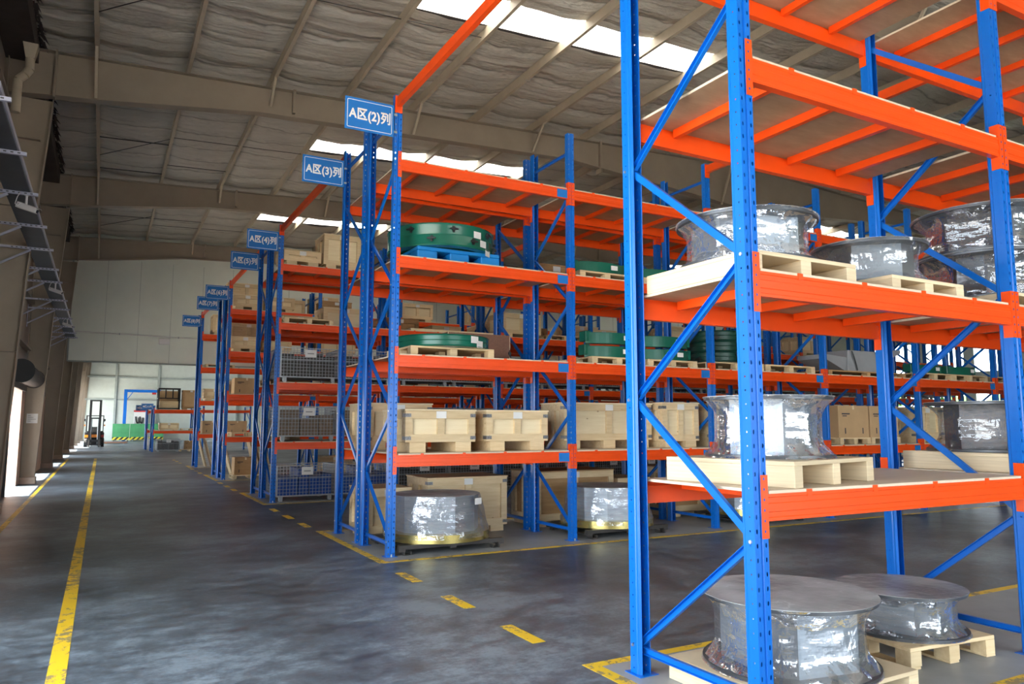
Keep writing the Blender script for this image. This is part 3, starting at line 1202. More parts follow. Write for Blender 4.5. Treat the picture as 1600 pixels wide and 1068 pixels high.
def reel(D, h, nf, core_mat='silver_core', film='stretch_film', waist=0.84, seed=1, rim=0.02, tilt_film=True):
    """two flat flanges with a faceted core, the whole tightly wrapped in stretch film"""
    def mk():
        r_ = random.Random(seed)
        t = thing('wrapped_reel', '', 'reel')
        R = D / 2
        part('bottom_flange', MB().disc(R, 0, rim, 64), 'flange_dark', t, smooth=40)
        part('top_flange', MB().disc(R, h - rim, h, 64), 'flange_dark', t, smooth=40)
        rc = R * waist * 0.93
        ph = r_.random() * 6.28
        vs, fs = [], []
        # wide plates alternating with narrow dark gaps between them
        half = nf // 2
        wide = 2 * math.pi / half * 0.70
        narrow = 2 * math.pi / half * 0.30
        ang = [ph]
        for q in range(half):
            ang += [ang[-1] + wide, ang[-1] + wide + narrow]
        ang = ang[:-1]
        nv = len(ang)
        cr = [(rc * math.cos(q), rc * math.sin(q)) for q in ang]
        m = MB()
        m.add([(x, y, rim) for x, y in cr] + [(x, y, h - rim) for x, y in cr],
              [(q, (q + 1) % nv, nv + (q + 1) % nv, nv + q) for q in range(nv)])
        cm = m.mesh('core', core_mat)
        cm.materials.append(MATS['flange_dark'])
        for q, pl in enumerate(cm.polygons):
            pl.material_index = q % 2
        link('core', cm, t)

        def polyr(a):
            best = 9.0
            for q in range(nv):
                w_ = wide if q % 2 == 0 else narrow
                c_ = math.cos(a - (ang[q] + w_ / 2))
                if c_ > 0.2:
                    best = min(best, rc * math.cos(w_ / 2) / c_)
            return best
        # film skin
        prof = []
        N = 22
        for i in range(N + 1):
            prof.append((i / N, h * i / N))
        n = 144
        wob = [[r_.random() for _ in range(n)] for _ in range(N + 1)]
        kz = [r_.uniform(0, 6.28) for _ in range(8)]

        def rf(tt, z, a):
            e = abs(2 * tt - 1)
            k = max(0.0, min(1.0, (e - 0.30) / 0.70))
            k = k ** 2.0
            rin = 0.6 * (polyr(a) + 0.012) + 0.4 * R * 0.91
            s = 0.010 * math.sin(7 * a + kz[0] + 5 * tt) + 0.008 * math.sin(13 * a + kz[1] - 9 * tt) + 0.006 * math.sin(23 * a + kz[2] + 14 * tt)
            rr = rin * (1 - k) + (R + 0.004) * k + s * (4 * k * (1 - k))
            return rr + 0.004
        m2 = MB().lathe(prof, n, rf=rf)
        part('film_wrap', m2, film, t, smooth=60)
        part('film_cap', MB().disc(R + 0.006, h + 0.001, h + 0.004, 64), 'top_film', t, smooth=40)
        return t
    return mk


def gold_reel():
    t = thing('wrapped_ring', '', 'reel')
    part('zinc_ring', MB().disc(0.70, 0, 0.10, 72), 'gold_zinc', t, smooth=40)
    part('core', MB().disc(0.56, 0.10, 0.55, 10), 'silver_core', t)
    r_ = random.Random(5)
    kz = [r_.uniform(0, 6.28) for _ in range(5)]

    def rf(r, z, a):
        return r + 0.012 * math.sin(6 * a + kz[0] + 6 * z) + 0.008 * math.sin(15 * a + kz[1] - 11 * z)
    prof = [(0.705, 0.045), (0.70, 0.11), (0.68, 0.16), (0.655, 0.22), (0.635, 0.28), (0.62, 0.36), (0.60, 0.44), (0.585, 0.52), (0.575, 0.56)]
    part('film_wrap', MB().lathe(prof, 120, rf=rf), 'stretch_film', t, smooth=60)
    part('film_cap', MB().disc(0.575, 0.556, 0.562, 64), 'top_film', t, smooth=40)
    part('paper_label', MB().box(0.12, 0.24, -0.598, -0.594, 0.44, 0.52), 'paper', t)
    return t


def steel_pallet():
    t = thing('steel_pallet', '', 'pallet')
    f = MB()
    for y in (-0.52, 0, 0.52):
        f.box(-0.72, 0.72, y - 0.04, y + 0.04, 0.07, 0.12)
    for x in (-0.68, 0, 0.68):
        f.box(x - 0.04, x + 0.04, -0.56, 0.56, 0.045, 0.0695)
    part('frame', f, 'dark_steel', t)
    for x in (-0.66, 0.56):
        for y in (-0.56, 0.46):
            m = MB().box(x, x + 0.10, y, y + 0.10, 0, 0.008)
            m.box(x, x + 0.012, y, y + 0.10, 0.008, 0.045).box(x + 0.088, x + 0.10, y, y + 0.10, 0.008, 0.045)
            part('foot', m, 'dark_steel', t)
    return t


def ring(Ro, Ri, h, mat='green_paint', clamps=0, labels=2):
    def mk():
        t = thing('green_ring', '', 'ring')
        m = MB().lathe([(Ri, 0), (Ro, 0), (Ro + 0.01, h * 0.06), (Ro, h * 0.14), (Ro, h * 0.46), (Ro - 0.006, h * 0.5), (Ro, h * 0.54), (Ro, h * 0.86), (Ro + 0.01, h * 0.94), (Ro, h), (Ri, h), (Ri, 0)], 96)
        part('ring_body', m, mat, t, smooth=35)
        for i in range(clamps):
            a = -2.9 + 2.7 * i / max(1, clamps - 1)
            zc = h * (0.72 if i % 2 else 0.28)
            c, s = math.cos(a), math.sin(a)
            p = Vector((Ro * c, Ro * s, zc))
            o = Vector((c, s, 0))
            mm = MB().tube(p - o * 0.004, p + o * 0.05, 0.022, 8).bar(p + o * 0.045 - Vector((-s, c, 0)) * 0.055, p + o * 0.045 + Vector((-s, c, 0)) * 0.055, 0.02, 0.02)
            mm.bar(p + o * 0.02 - Vector((0, 0, 0.04)), p + o * 0.02 + Vector((0, 0, 0.04)), 0.025, 0.025, side=(c, s, 0))
            part('clamp', mm, 'black', t)
        for i in range(labels):
            a = -1.25 + 0.16 * i
            c, s = math.cos(a), math.sin(a)
            p = Vector((Ro * c, Ro * s, h * (0.62 - 0.34 * i))) + Vector((c, s, 0)) * 0.004
            tg = Vector((-s, c, 0))
            m3 = MB().sweep([(-0.045, -0.065), (0.045, -0.065), (0.045, 0.065), (-0.045, 0.065)], p, p + Vector((c, s, 0)) * 0.002, side=(0, 0, 1))
            part('paper_label', m3, 'paper', t)
        return t
    return mk


def segment(R, h, wd, a0, a1, mat='green_paint'):
    """arc-shaped cast piece with end lugs; origin at the middle of its outer face"""
    def mk():
        t = thing('ring_segment', '', 'segment')
        m = MB()
        N = 20
        cy = R
        pts = []
        for i in range(N + 1):
            a = a0 + (a1 - a0) * i / N
            pts.append((math.sin(a), -math.cos(a)))
        vs = []
        for (c, s) in pts:
            for rr, z in ((R, 0), (R, h), (R - wd, h), (R - wd, 0)):
                vs.append((rr * c, cy + rr * s, z))
        fs = []
        for i in range(N):
            for j in range(4):
                k = (j + 1) % 4
                fs.append((i * 4 + j, i * 4 + k, (i + 1) * 4 + k, (i + 1) * 4 + j))
        fs += [(0, 1, 2, 3), (N * 4 + 3, N * 4 + 2, N * 4 + 1, N * 4)]
        m.add(vs, fs)
        part('arc_body', m, mat, t, bevel=0.006)
        for i in (0, N):
            c, s = pts[i]
            m2 = MB().box(c * (R - wd / 2) - 0.05, c * (R - wd / 2) + 0.05, cy + s * (R - wd / 2) - 0.09, cy + s * (R - wd / 2) + 0.09, h * 0.2, h * 1.12)
            part('lug', m2, mat, t, bevel=0.008)
        part('paper_label', MB().box(0.10, 0.22, -0.012, -0.006, h * 0.35, h * 0.75), 'paper', t)
        return t
    return mk


def plastic_pallet():
    t = thing('plastic_pallet', '', 'pallet')
    m = MB().box(-0.60, 0.60, -0.5, 0.5, 0.12, 0.17)
    part('top_deck', m, 'plastic_blue', t, bevel=0.008)
    for x in (-0.60, -0.14, 0.32):
        for y in (-0.5, -0.14, 0.22):
            part('foot', MB().box(x, x + 0.28, y, y + 0.28, 0.0, 0.1198), 'plastic_blue', t, bevel=0.012)
    return t


def mesh_cage(w=1.22, d=1.0, h=0.74, fill=None, fillmat='bin_blue'):
    def mk():
        t = thing('mesh_cage', '', 'cage')
        x0, x1, y0, y1, z0, z1 = -w / 2, w / 2, -d / 2, d / 2, 0.11, h
        fr = MB()
        for x in (x0, x1):
            for y in (y0, y1):
                fr.box(x - 0.015, x + 0.015, y - 0.015, y + 0.015, z0, z1)
        for z in (z0, z1 - 0.02, (z0 + z1) / 2 + 0.05):
            for y in (y0, y1):
                fr.box(x0, x1, y - 0.008, y + 0.008, z, z + 0.016)
            for x in (x0, x1):
                fr.box(x - 0.008, x + 0.008, y0, y1, z, z + 0.016)
        fr.box(x0, x1, y0, y1, z0 - 0.012, z0)
        part('frame', fr, 'galvanized', t)
        r = 0.0036
        for y in (y0, y1):
            m = MB()
            for i in range(1, 18):
                x = x0 + w * i / 18
                m.box(x - r, x + r, y - r, y + r, z0, z1)
            for i in range(1, 9):
                z = z0 + (z1 - z0) * i / 9
                m.box(x0, x1, y - r, y + r, z - r, z + r)
            part('wire_panel', m, 'galvanized', t)
        for x in (x0, x1):
            m = MB()
            for i in range(1, 15):
                y = y0 + d * i / 15
                m.box(x - r, x + r, y - r, y + r, z0, z1)
            for i in range(1, 9):
                z = z0 + (z1 - z0) * i / 9
                m.box(x - r, x + r, y0, y1, z - r, z + r)
            part('wire_panel', m, 'galvanized', t)
        for x in (x0 + 0.10, x1 - 0.10):
            for y in (y0 + 0.02, y1 - 0.12):
                part('foot', MB().box(x - 0.03, x + 0.03, y, y + 0.10, 0, 0.02).box(x - 0.04, x + 0.04, y + 0.02, y + 0.08, 0.02, z0 - 0.012), 'galvanized', t)
        pl = part('placard', MB().box(-0.11, 0.13, y0 - 0.014, y0 - 0.010, z1 - 0.20, z1 - 0.04), 'paper', t)
        part('placard_print', MB().box(-0.06, 0.08, y0 - 0.0155, y0 - 0.014, z1 - 0.135, z1 - 0.11), 'grey_ink', pl)
        if fill:
            b = MB()
            r_ = random.Random(fill)
            xx = x0 + 0.05
            while xx < x1 - 0.2:
                ww = r_.uniform(0.22, 0.42)
                ww = min(ww, x1 - 0.05 - xx)
                hh = r_.uniform(0.36, 0.56)
                b.box(xx, xx + ww - 0.015, y0 + 0.06, y1 - 0.06, z0 + 0.001, z0 + hh)
                xx += ww
            part('stored_bins', b, fillmat, t, bevel=0.006)
        return t
    return mk


def carton(w, d, h, mat='cardboard'):
    def mk():
        t = thing('cardboard_box', '', 'box')
        part('body', MB().box(-w / 2, w / 2, -d / 2, d / 2, 0, h), mat, t, bevel=0.004)
        part('tape', MB().box(-0.025, 0.025, -d / 2 - 0.001, d / 2 + 0.001, h, h + 0.001).box(-0.025, 0.025, -d / 2 - 0.0015, -d / 2, h - 0.07, h), 'pale_board', t)
        yy = -d / 2
        for a, b, c, e in ((-0.38, -0.12, 0.72, 0.76), (-0.36, -0.22, 0.66, 0.69), (-0.30, -0.27, 0.12, 0.30), (0.28, 0.31, 0.12, 0.30)):
            part('printed_mark', MB().box(w * a, w * b, yy - 0.0015, yy, h * c, h * e), 'ink', t)
        return t
    return mk

# ------------------------------------------------------------------ goods: placing
def zs(l):
    return 0.003 if l == 0 else LV[l - 1] + DT + 0.0015


SHELF = {0: 'floor level', 1: 'lowest shelf', 2: 'second shelf', 3: 'third shelf', 4: 'top shelf'}
ORD = ['first', 'second', 'third', 'fourth', 'fifth', 'sixth', 'seventh', 'eighth', 'ninth', 'tenth', 'eleventh', 'twelfth', 'thirteenth', 'fourteenth',
       'fifteenth', 'sixteenth', 'seventeenth', 'eighteenth', 'nineteenth', 'twentieth']

# --- front rack
GR = 'film-wrapped reels on the front rack'
GP = 'pallets under the wrapped reels'
LOADS1 = [
    # x, y, base z, D, h, facets, dark, seed, pallet w, d, h, rot, label, pallet label
    (3.80, 3.37, 0.003, 1.04, 0.42, 9, False, 1, 1.10, 0.96, 0.14, 0.02, 'largest film-wrapped grey reel, on a floor pallet at the end of the front rack', 'pale pallet on the floor under the largest wrapped reel'),
    (5.16, 3.53, 0.003, 0.84, 0.29, 8, False, 2, 0.82, 0.78, 0.14, -0.10, 'smaller film-wrapped grey reel on a floor pallet beside the largest one', 'pale block pallet on the floor under the smaller wrapped reel'),
    (3.83, 3.50, LV[0] + DT + 0.0015, 0.81, 0.385, 8, False, 3, 0.98, 0.90, 0.15, 0.20, 'film-wrapped silver reel on a skewed pallet on the lowest shelf of the front rack', 'skewed pale pallet on the lowest shelf of the front rack'),
    (6.50, 3.56, LV[0] + DT + 0.0015, 0.96, 0.40, 8, True, 4, 1.05, 0.90, 0.14, 0.03, 'dark film-wrapped reel on the lowest shelf, second bay of the front rack', 'pale pallet under the dark reel on the lowest shelf, second bay'),
    (3.68, 3.49, LV[1] + DT + 0.0015, 0.90, 0.31, 9, False, 5, 0.92, 0.94, 0.125, 0.0, 'wide film-wrapped silver reel at the open end of the front rack, second shelf', 'pale pallet at the open end of the front rack, second shelf'),
    (4.90, 3.47, LV[1] + DT + 0.0015, 0.79, 0.30, 8, False, 6, 0.80, 0.90, 0.10, 0.0, 'narrower film-wrapped silver reel beside the wide one, second shelf of the front rack', 'pale low pallet under the narrower reel, second shelf of the front rack'),
    (6.50, 3.50, LV[1] + DT + 0.0015, 1.12, 0.38, 9, True, 7, 1.15, 0.95, 0.11, 0.0, 'lower of two stacked dark film-wrapped reels on the front rack, second shelf', 'pale pallet under the stack of two dark reels'),
]
for i, (x, y, z, D, h, nf, dark, seed, pw, pd, ph, rz, lab1, lab2) in enumerate(LOADS1):
    p = pallet(pw, pd, ph, solid_side=(i != 1))()
    p.location, p.rotation_euler = (x, y, z), (0, 0, rz)
    tag(p, lab2, 'pallet', GP)
    o = reel(D, h, nf, 'dark_core' if dark else 'silver_core', 'stretch_film_dark' if dark else 'stretch_film', seed=seed)()
    o.location = (x, y, z + ph + 0.0005)
    tag(o, lab1, 'reel', GR)
o = reel(1.10, 0.37, 9, 'dark_core', 'stretch_film_dark', seed=8)()
o.location = (6.50, 3.50, LV[1] + DT + 0.0015 + 0.11 + 0.386)
tag(o, 'upper of two stacked dark film-wrapped reels on the front rack, second shelf', 'reel', GR)
for (x, z, s, lab1) in ((7.72, LV[1] + DT + 0.0015, 11, 'dark film-wrapped reel behind the post beside the stacked pair, second shelf'), (7.66, LV[0] + DT + 0.0015, 12, 'dark film-wrapped reel at the far end of the front rack, lowest shelf')):
    o = reel(1.0, 0.42, 9, 'dark_core', 'stretch_film_dark', seed=s)()
    o.location = (x, 3.5, z + 0.0005)
    tag(o, lab1, 'reel', GR)

# --- second rack and the one at its back
GS = 'zinc-ringed wrapped reels on steel pallets'
for x, where in ((3.98, 'at the aisle end of rack A2'), (6.75, 'in the second bay of rack A2'), (9.72, 'in the third bay of rack A2')):
    place('steel_pallet', steel_pallet, (x, 9.36, zs(0)), 0, 'low dark steel pallet on the floor ' + where, 'dark steel pallets on the floor')
    place('gold_reel', gold_reel, (x, 9.36, zs(0) + 0.1205), 0.35, 'film-wrapped reel with yellow zinc base ring ' + where, GS)

GC = 'wooden packing crates on the racks'


def put_crate(w, d, h, x0, yf, z, label, foot=0.12, mat='pale_board', frame='pale_wood', clips=True, nfeet=2, rz=0.0, mid=1):
    key = 'crate%s' % ((w, d, h, foot, mat, clips, nfeet, mid),)
    return place(key, crate(w, d, h, foot, mat, frame, clips, nfeet=nfeet, mid=mid), (x0 + w / 2, yf + d / 2, z), rz, label, GC)


put_crate(0.98, 0.85, 0.55, 3.36, 8.93, zs(1), 'pale crate with metal corners on the lowest shelf of rack A2, at its aisle end', foot=0.13)
put_crate(0.96, 0.85, 0.55, 4.52, 8.96, zs(1), 'pale crate with metal corners on the lowest shelf of rack A2, second from the aisle', foot=0.13)
put_crate(1.62, 0.66, 0.68, 5.92, 9.22, zs(1), 'long pale crate on the lowest shelf of rack A2, behind its second post', foot=0.12, nfeet=3)
put_crate(0.98, 0.85, 0.66, 3.26, 10.18, zs(1), 'pale crate on the lowest shelf of rack A3, at its aisle end', foot=0.10)
put_crate(0.74, 0.80, 0.70, 7.62, 9.05, zs(1), 'pale crate beside the third post, lowest shelf of rack A2', foot=0.10)
put_crate(1.20, 0.80, 0.70, 8.62, 9.05, zs(1), 'pale crate in the third bay, lowest shelf of rack A2', foot=0.12)
put_crate(0.98, 0.85, 0.66, 9.92, 9.02, zs(1), 'pale crate before the fourth post, lowest shelf of rack A2', foot=0.10)
put_crate(0.80, 0.80, 0.70, 13.92, 9.02, zs(1), 'pale crate just past the cardboard boxes, lowest shelf of rack A2', foot=0.10)
put_crate(1.20, 0.80, 0.70, 14.85, 9.05, zs(1), 'pale crate in the fifth bay, lowest shelf of rack A2', foot=0.12)
place('carton_big', carton(0.84, 0.80, 0.58), (12.08, 9.42, zs(1) + 0.12), 0, 'plain brown cardboard box on a pallet, first of two in the fourth bay', 'cardboard boxes in the fourth bay')
place('carton_big', None, (12.96, 9.42, zs(1) + 0.12), 0, 'plain brown cardboard box on a pallet, second of two in the fourth bay', 'cardboard boxes in the fourth bay')
GPA = 'wooden pallets on the racks'
place('pallet_box', pallet(0.84, 0.85, 0.119, solid_side=False), (12.08, 9.42, zs(1)), 0, 'wooden pallet under the first cardboard box in the fourth bay', GPA)
place('pallet_box', None, (12.96, 9.42, zs(1)), 0, 'wooden pallet under the second cardboard box in the fourth bay', GPA)
put_crate(1.30, 0.85, 0.82, 4.18, 10.16, zs(0), 'weathered tan crate on the floor behind the zinc-ringed reel', foot=0.09, mat='pale_wood')
put_crate(0.66, 0.80, 0.70, 3.28, 10.20, zs(0), 'tan crate on the floor at the end of rack A3', foot=0.08, mat='pale_wood', clips=False)
put_crate(1.50, 0.80, 0.86, 6.0, 10.18, zs(0), 'long tan crate on the floor behind the second zinc-ringed reel', foot=0.09, mat='brown_wood', clips=False, nfeet=3)
put_crate(0.66, 0.80, 0.70, 7.6, 10.20, zs(0), 'tan crate on the floor beside the third post of rack A3', foot=0.08, mat='pale_wood', clips=False)
put_crate(1.50, 0.80, 0.86, 8.65, 10.18, zs(0), 'long tan crate on the floor in the third bay of rack A3', foot=0.09, mat='brown_wood', clips=False, nfeet=3)

# green rings and castings
place('pallet_std', pallet(1.20, 0.92, 0.125, solid_side=False), (4.02, 9.40, zs(2)), 0, 'wooden pallet under the flat green rings, second shelf of rack A2', GPA)
o = ring(0.64, 0.54, 0.16, clamps=0, labels=2)()
o.location = (4.05, 9.40, zs(2) + 0.1255)
tag(o, 'flat dark green ring on a wooden pallet, second shelf of rack A2', 'ring')
place('plastic_pallet', plastic_pallet, (4.08, 9.40, zs(3)), 0, 'bright blue plastic pallet under the tall green ring')
o = ring(0.73, 0.60, 0.30, clamps=8, labels=3)()
o.location = (4.02, 9.42, zs(3) + 0.1705)
tag(o, 'tall dark green ring with black clamps standing on the blue plastic pallet', 'ring')
o = thing('brown_board_box', 'plain reddish brown board box on the second shelf of rack A3', 'box', (5.02, 10.62, zs(2)))
part('body', MB().box(-0.53, 0.53, -0.42, 0.42, 0, 0.50), 'brown_panel', o)
e_ = MB()
for x in (-0.53, 0.53):
    for y in (-0.42, 0.42):
        e_.box(x - 0.004 if x < 0 else x - 0.008, x + 0.008 if x < 0 else x + 0.004, y - 0.004, y + 0.004, 0, 0.503)
part('edge_trim', e_, 'pale_board', o)
part('latch', MB().box(0.50, 0.545, -0.44, -0.42, 0.20, 0.24).tube((0.52, -0.43, 0.17), (0.52, -0.43, 0.27), 0.008, 6), 'dark_steel', o)
GG = 'dark green curved castings on rack A2'
seg = segment(0.85, 0.17, 0.14, -0.62, 0.62)
for (x, l, dz, lab_) in ((6.52, 3, 0, 'dark green curved casting on a pallet, third shelf, just past the second post'),
                         (7.68, 3, 0, 'dark green curved casting on a pallet, third shelf, just before the third post'),
                         (6.72, 2, 0, 'lower of two green castings stacked past the second post, second shelf'),
                         (6.74, 2, 1, 'upper of two green castings stacked past the second post, second shelf'),
                         (7.78, 2, 0, 'lower of two green castings stacked before the third post, second shelf'),
                         (7.76, 2, 1, 'upper of two green castings stacked before the third post, second shelf')):
    if dz == 0:
        place('pallet_seg', pallet(0.98, 0.90, 0.11, solid_side=False), (x if x < 7 else x - 0.02, 9.38, zs(l)), 0, 'wooden pallet under the ' + lab_.split(',')[0], GPA)
    place('segment', seg, (x, 8.98, zs(l) + 0.1105 + dz * 0.205), 0.0, lab_, GG)
RS = ring(0.46, 0.34, 0.17, 'dark_green', clamps=3, labels=0)
place('pallet_std', None, (9.12, 9.38, zs(2)), 0, 'wooden pallet under the stack of three green rings', GPA)
for k, nm in enumerate(('lowest', 'middle', 'topmost')):
    place('ring_small', RS, (8.98, 9.28, zs(2) + 0.126 + 0.172 * k), 0.3 * k, '%s of three small green rings stacked in the third bay, second shelf' % nm, 'stacked small green rings')
place('pallet_std', None, (10.38, 9.38, zs(2)), 0, 'empty wooden pallet beside the stacked green rings, second shelf', GPA)

# folded grey housings in the fourth bay
def housing():
    t = thing('sheet_housing', '', 'housing')
    part('body', MB().add([(-0.42, -0.35, 0), (0.42, -0.35, 0), (0.42, 0.35, 0), (-0.42, 0.35, 0), (-0.36, -0.30, 0.40), (0.42, -0.30, 0.40), (0.42, 0.30, 0.40), (-0.36, 0.30, 0.40)],
                          [(0, 3, 2, 1), (4, 5, 6, 7), (0, 1, 5, 4), (1, 2, 6, 5), (2, 3, 7, 6), (3, 0, 4, 7)]), 'grey_cover', t, bevel=0.01)
    part('wing', MB().add([(0.43, -0.30, 0.12), (1.20, -0.30, 0.40), (1.20, 0.30, 0.40), (0.43, 0.30, 0.12), (0.43, -0.30, 0.40), (1.20, -0.30, 0.47), (1.20, 0.30, 0.47), (0.43, 0.30, 0.40)],
                          [(0, 3, 2, 1), (4, 5, 6, 7), (0, 1, 5, 4), (1, 2, 6, 5), (2, 3, 7, 6), (3, 0, 4, 7)]), 'grey_cover', t)
    part('wing', MB().add([(-0.43, -0.30, 0.0), (-1.0, -0.30, 0.22), (-1.0, 0.30, 0.22), (-0.43, 0.30, 0.0), (-0.40, -0.30, 0.26), (-1.0, -0.30, 0.30), (-1.0, 0.30, 0.30), (-0.40, 0.30, 0.26)],
                          [(0, 1, 2, 3), (7, 6, 5, 4), (0, 4, 5, 1), (1, 5, 6, 2), (2, 6, 7, 3), (3, 7, 4, 0)]), 'grey_cover', t)
    part('cable', MB().path([(-0.30, -0.345, 0.38), (-0.27, -0.365, 0.25), (-0.22, -0.365, 0.12), (-0.20, -0.37, 0.02)], 0.012, 6), 'black', t)
    return t


place('housing', housing, (12.42, 9.36, zs(2) + 0.09), 0, 'grey folded sheet-metal housing on a dark pallet, fourth bay, second shelf')
o = pallet(2.2, 0.9, 0.089, mat='brown_wood', solid_side=False)()
o.location = (12.42, 9.36, zs(2))
tag(o, 'long dark wooden pallet under the grey sheet-metal housing', 'pallet', GPA)
for x, nm in ((14.5, 'first'), (15.7, 'second')):
    place('pallet_std', None, (x, 9.38, zs(2)), 0, '%s wooden pallet in the fifth bay of rack A2, second shelf' % nm, GPA)
    place('segment', None, (x, 8.98, zs(2) + 0.126), 0, 'dark green curved casting on the %s pallet of the fifth bay' % nm, GG)
for x, nm in ((17.1, 'first'), (18.3, 'second')):
    place('pallet_std', None, (x, 9.38, zs(2)), 0, '%s wooden pallet in the sixth bay of rack A2, second shelf' % nm, GPA)

# brown crates high on the rack behind
put_crate(0.95, 0.75, 0.46, 5.95, 10.2, zs(3), 'brown crate on the third shelf of rack A3, just past its second post', foot=0.08, mat='brown_wood', frame='brown_wood', clips=False)
put_crate(0.95, 0.75, 0.46, 7.15, 10.2, zs(3), 'brown crate on the third shelf of rack A3, just before its third post', foot=0.08, mat='brown_wood', frame='brown_wood', clips=False)
put_crate(0.95, 0.75, 0.46, 9.4, 10.2, zs(3), 'brown crate on the third shelf of rack A3, third bay', foot=0.08, mat='brown_wood', frame='brown_wood', clips=False)

# --- racks farther back: cages, crates and boxes counted from the aisle end
CAGE = {}
GW = 'wire mesh cages on the far racks'
KINDS = {
    'S': ('pale wooden crate', 0.80, 0.80, 0.45), 'M': ('pale wooden crate', 1.10, 0.85, 0.60), 'T': ('tall pale wooden crate', 0.84, 0.80, 0.78),
    'F': ('low pale wooden crate', 0.80, 0.80, 0.34), 'B': ('brown wooden crate', 0.95, 0.75, 0.46), 'X': ('huge pale wooden crate', 1.15, 0.85, 1.0),
}


def fill(rn, yf, l, items):
    """items: (kind, x) in order from the aisle end"""
    for i, (k, x) in enumerate(items):
        where = '%s of rack A%d, %s load from the aisle' % (SHELF[l], rn, ORD[i])
        z = zs(l)
        if k in 'CDE':
            fl = {'C': (21, 'dark_steel', 'wire mesh cage of dark parts, '), 'D': (22, 'bin_blue', 'wire mesh cage of blue bins, '), 'E': (23, 'dark_cardboard', 'wire mesh cage of brown boxes, ')}[k]
            place('cage' + k, mesh_cage(fill=fl[0], fillmat=fl[1]), (x + 0.61, yf + 0.56, z), 0, fl[2] + where, GW)
        elif k in 'PQ':
            place('pallet_far', pallet(1.05, 0.85, 0.12, solid_side=False), (x + 0.525, yf + 0.5, z), 0, 'empty wooden pallet, ' + where, GPA)
        elif k == 'K':
            place('carton_far', carton(0.70, 0.60, 0.48), (x + 0.35, yf + 0.5, z), 0, 'brown cardboard box, ' + where, 'cardboard boxes on the far racks')
        elif k == 'W':
            def boards():
                t = thing('plywood_sheet', '', 'board')
                part('sheet', MB().box(-1.1, 1.1, -0.42, 0.42, 0, 0.06), 'pale_board', t, bevel=0.004)
                return t
            place('boards', boards, (x + 1.1, yf + 0.5, z), 0, 'thick flat board lying, ' + where, 'flat boards on the far racks')
        else:
            nm, w, d, h = KINDS[k]
            mat = 'brown_wood' if k == 'B' else 'pale_board'
            fr = 'brown_wood' if k == 'B' else 'pale_wood'
            if k == 'B':
                put_crate(w, d, h, x, yf + 0.12, z, nm + ', ' + where, foot=0.08, mat=mat, frame=fr, clips=False)
            else:
                put_crate(w, d, h, x, yf + 0.10, z, nm + ', ' + where, foot=0.09, mat='pale_wood' if k in 'XF' else mat, frame=fr, clips=False)


def bx(b):
    return X0 + PITCH * b + 0.13


two = lambda k, b: [(k, bx(b)), (k, bx(b) + 1.26)]
fill(4, 15.95, 0, sum([two('D' if b == 0 else 'C', b) for b in range(7)], []))
fill(4, 15.95, 1, two('E', 0) + two('C', 1) + two('E', 2) + [('M', bx(3)), ('M', bx(3) + 1.25)] + two('C', 4))
fill(4, 15.95, 2, sum([two('C', b) for b in range(9)], []))
fill(4, 15.95, 3, [('P', bx(0) + 0.05), ('W', bx(0) + 0.25 + 1.05 - 1.05 + 1.15 - 1.0 + 2.5), ('M', bx(2)), ('P', bx(2) + 1.3), ('F', bx(3)), ('M', bx(4)), ('B', bx(4) + 1.3), ('S', bx(5)), ('M', bx(6))])
fill(4, 15.95, 4, [('F', bx(0)), ('T', bx(0) + 0.85), ('B', bx(2)), ('M', bx(3)), ('S', bx(4))])
fill(5, 17.20, 3, [('F', bx(0) + 0.28), ('M', bx(0) + 1.2), ('B', bx(1)), ('F', bx(1) + 1.3), ('S', bx(2)), ('B', bx(2) + 1.1), ('M', bx(3)), ('M', bx(4))])
fill(5, 17.20, 2, [('B', bx(0)), ('M', bx(0) + 1.2), ('B', bx(1)), ('M', bx(2)), ('B', bx(3)), ('M', bx(4))])
fill(5, 17.20, 1, [('S', bx(0)), ('M', bx(1)), ('B', bx(2)), ('M', bx(3))])
fill(5, 17.20, 4, [('B', bx(1)), ('M', bx(2)), ('B', bx(3))])
fill(6, 23.05, 4, [('S', bx(0) + 0.02), ('S', bx(0) + 1.0), ('B', bx(1)), ('M', bx(2)), ('T', bx(3))])
fill(7, 24.25, 4, [('X', bx(0)), ('M', bx(0) + 1.3), ('T', bx(1)), ('S', bx(2))])
fill(6, 23.05, 3, [('S', bx(0)), ('S', bx(0) + 0.95), ('M', bx(1)), ('T', bx(2)), ('M', bx(3)), ('S', bx(4))])
fill(7, 24.25, 3, [('X', bx(0) + 0.1), ('M', bx(1)), ('B', bx(2)), ('T', bx(3))])
fill(6, 23.05, 2, [('K', bx(0) + 0.15), ('S', bx(0) + 1.0), ('P', bx(1)), ('M', bx(2)), ('K', bx(3)), ('M', bx(4))])
fill(7, 24.25, 2, [('S', bx(0) + 0.05), ('M', bx(1)), ('S', bx(2))])
fill(6, 23.05, 1, [('P', bx(0) + 0.1), ('K', bx(1)), ('M', bx(2)), ('S', bx(3))])
fill(6, 23.05, 0, [('P', bx(0) + 0.2), ('M', bx(1)), ('M', bx(2))])
fill(8, 30.15, 3, [('P', bx(0) + 0.1), ('M', bx(1)), ('S', bx(2))])
fill(8, 30.15, 2, [('S', bx(0) + 0.1), ('S', bx(0) + 1.1), ('M', bx(1))])
fill(8, 30.15, 1, [('K', bx(0) + 0.1), ('K', bx(0) + 1.0), ('M', bx(1))])
fill(8, 30.15, 4, [('T', bx(0) + 0.3), ('M', bx(1))])
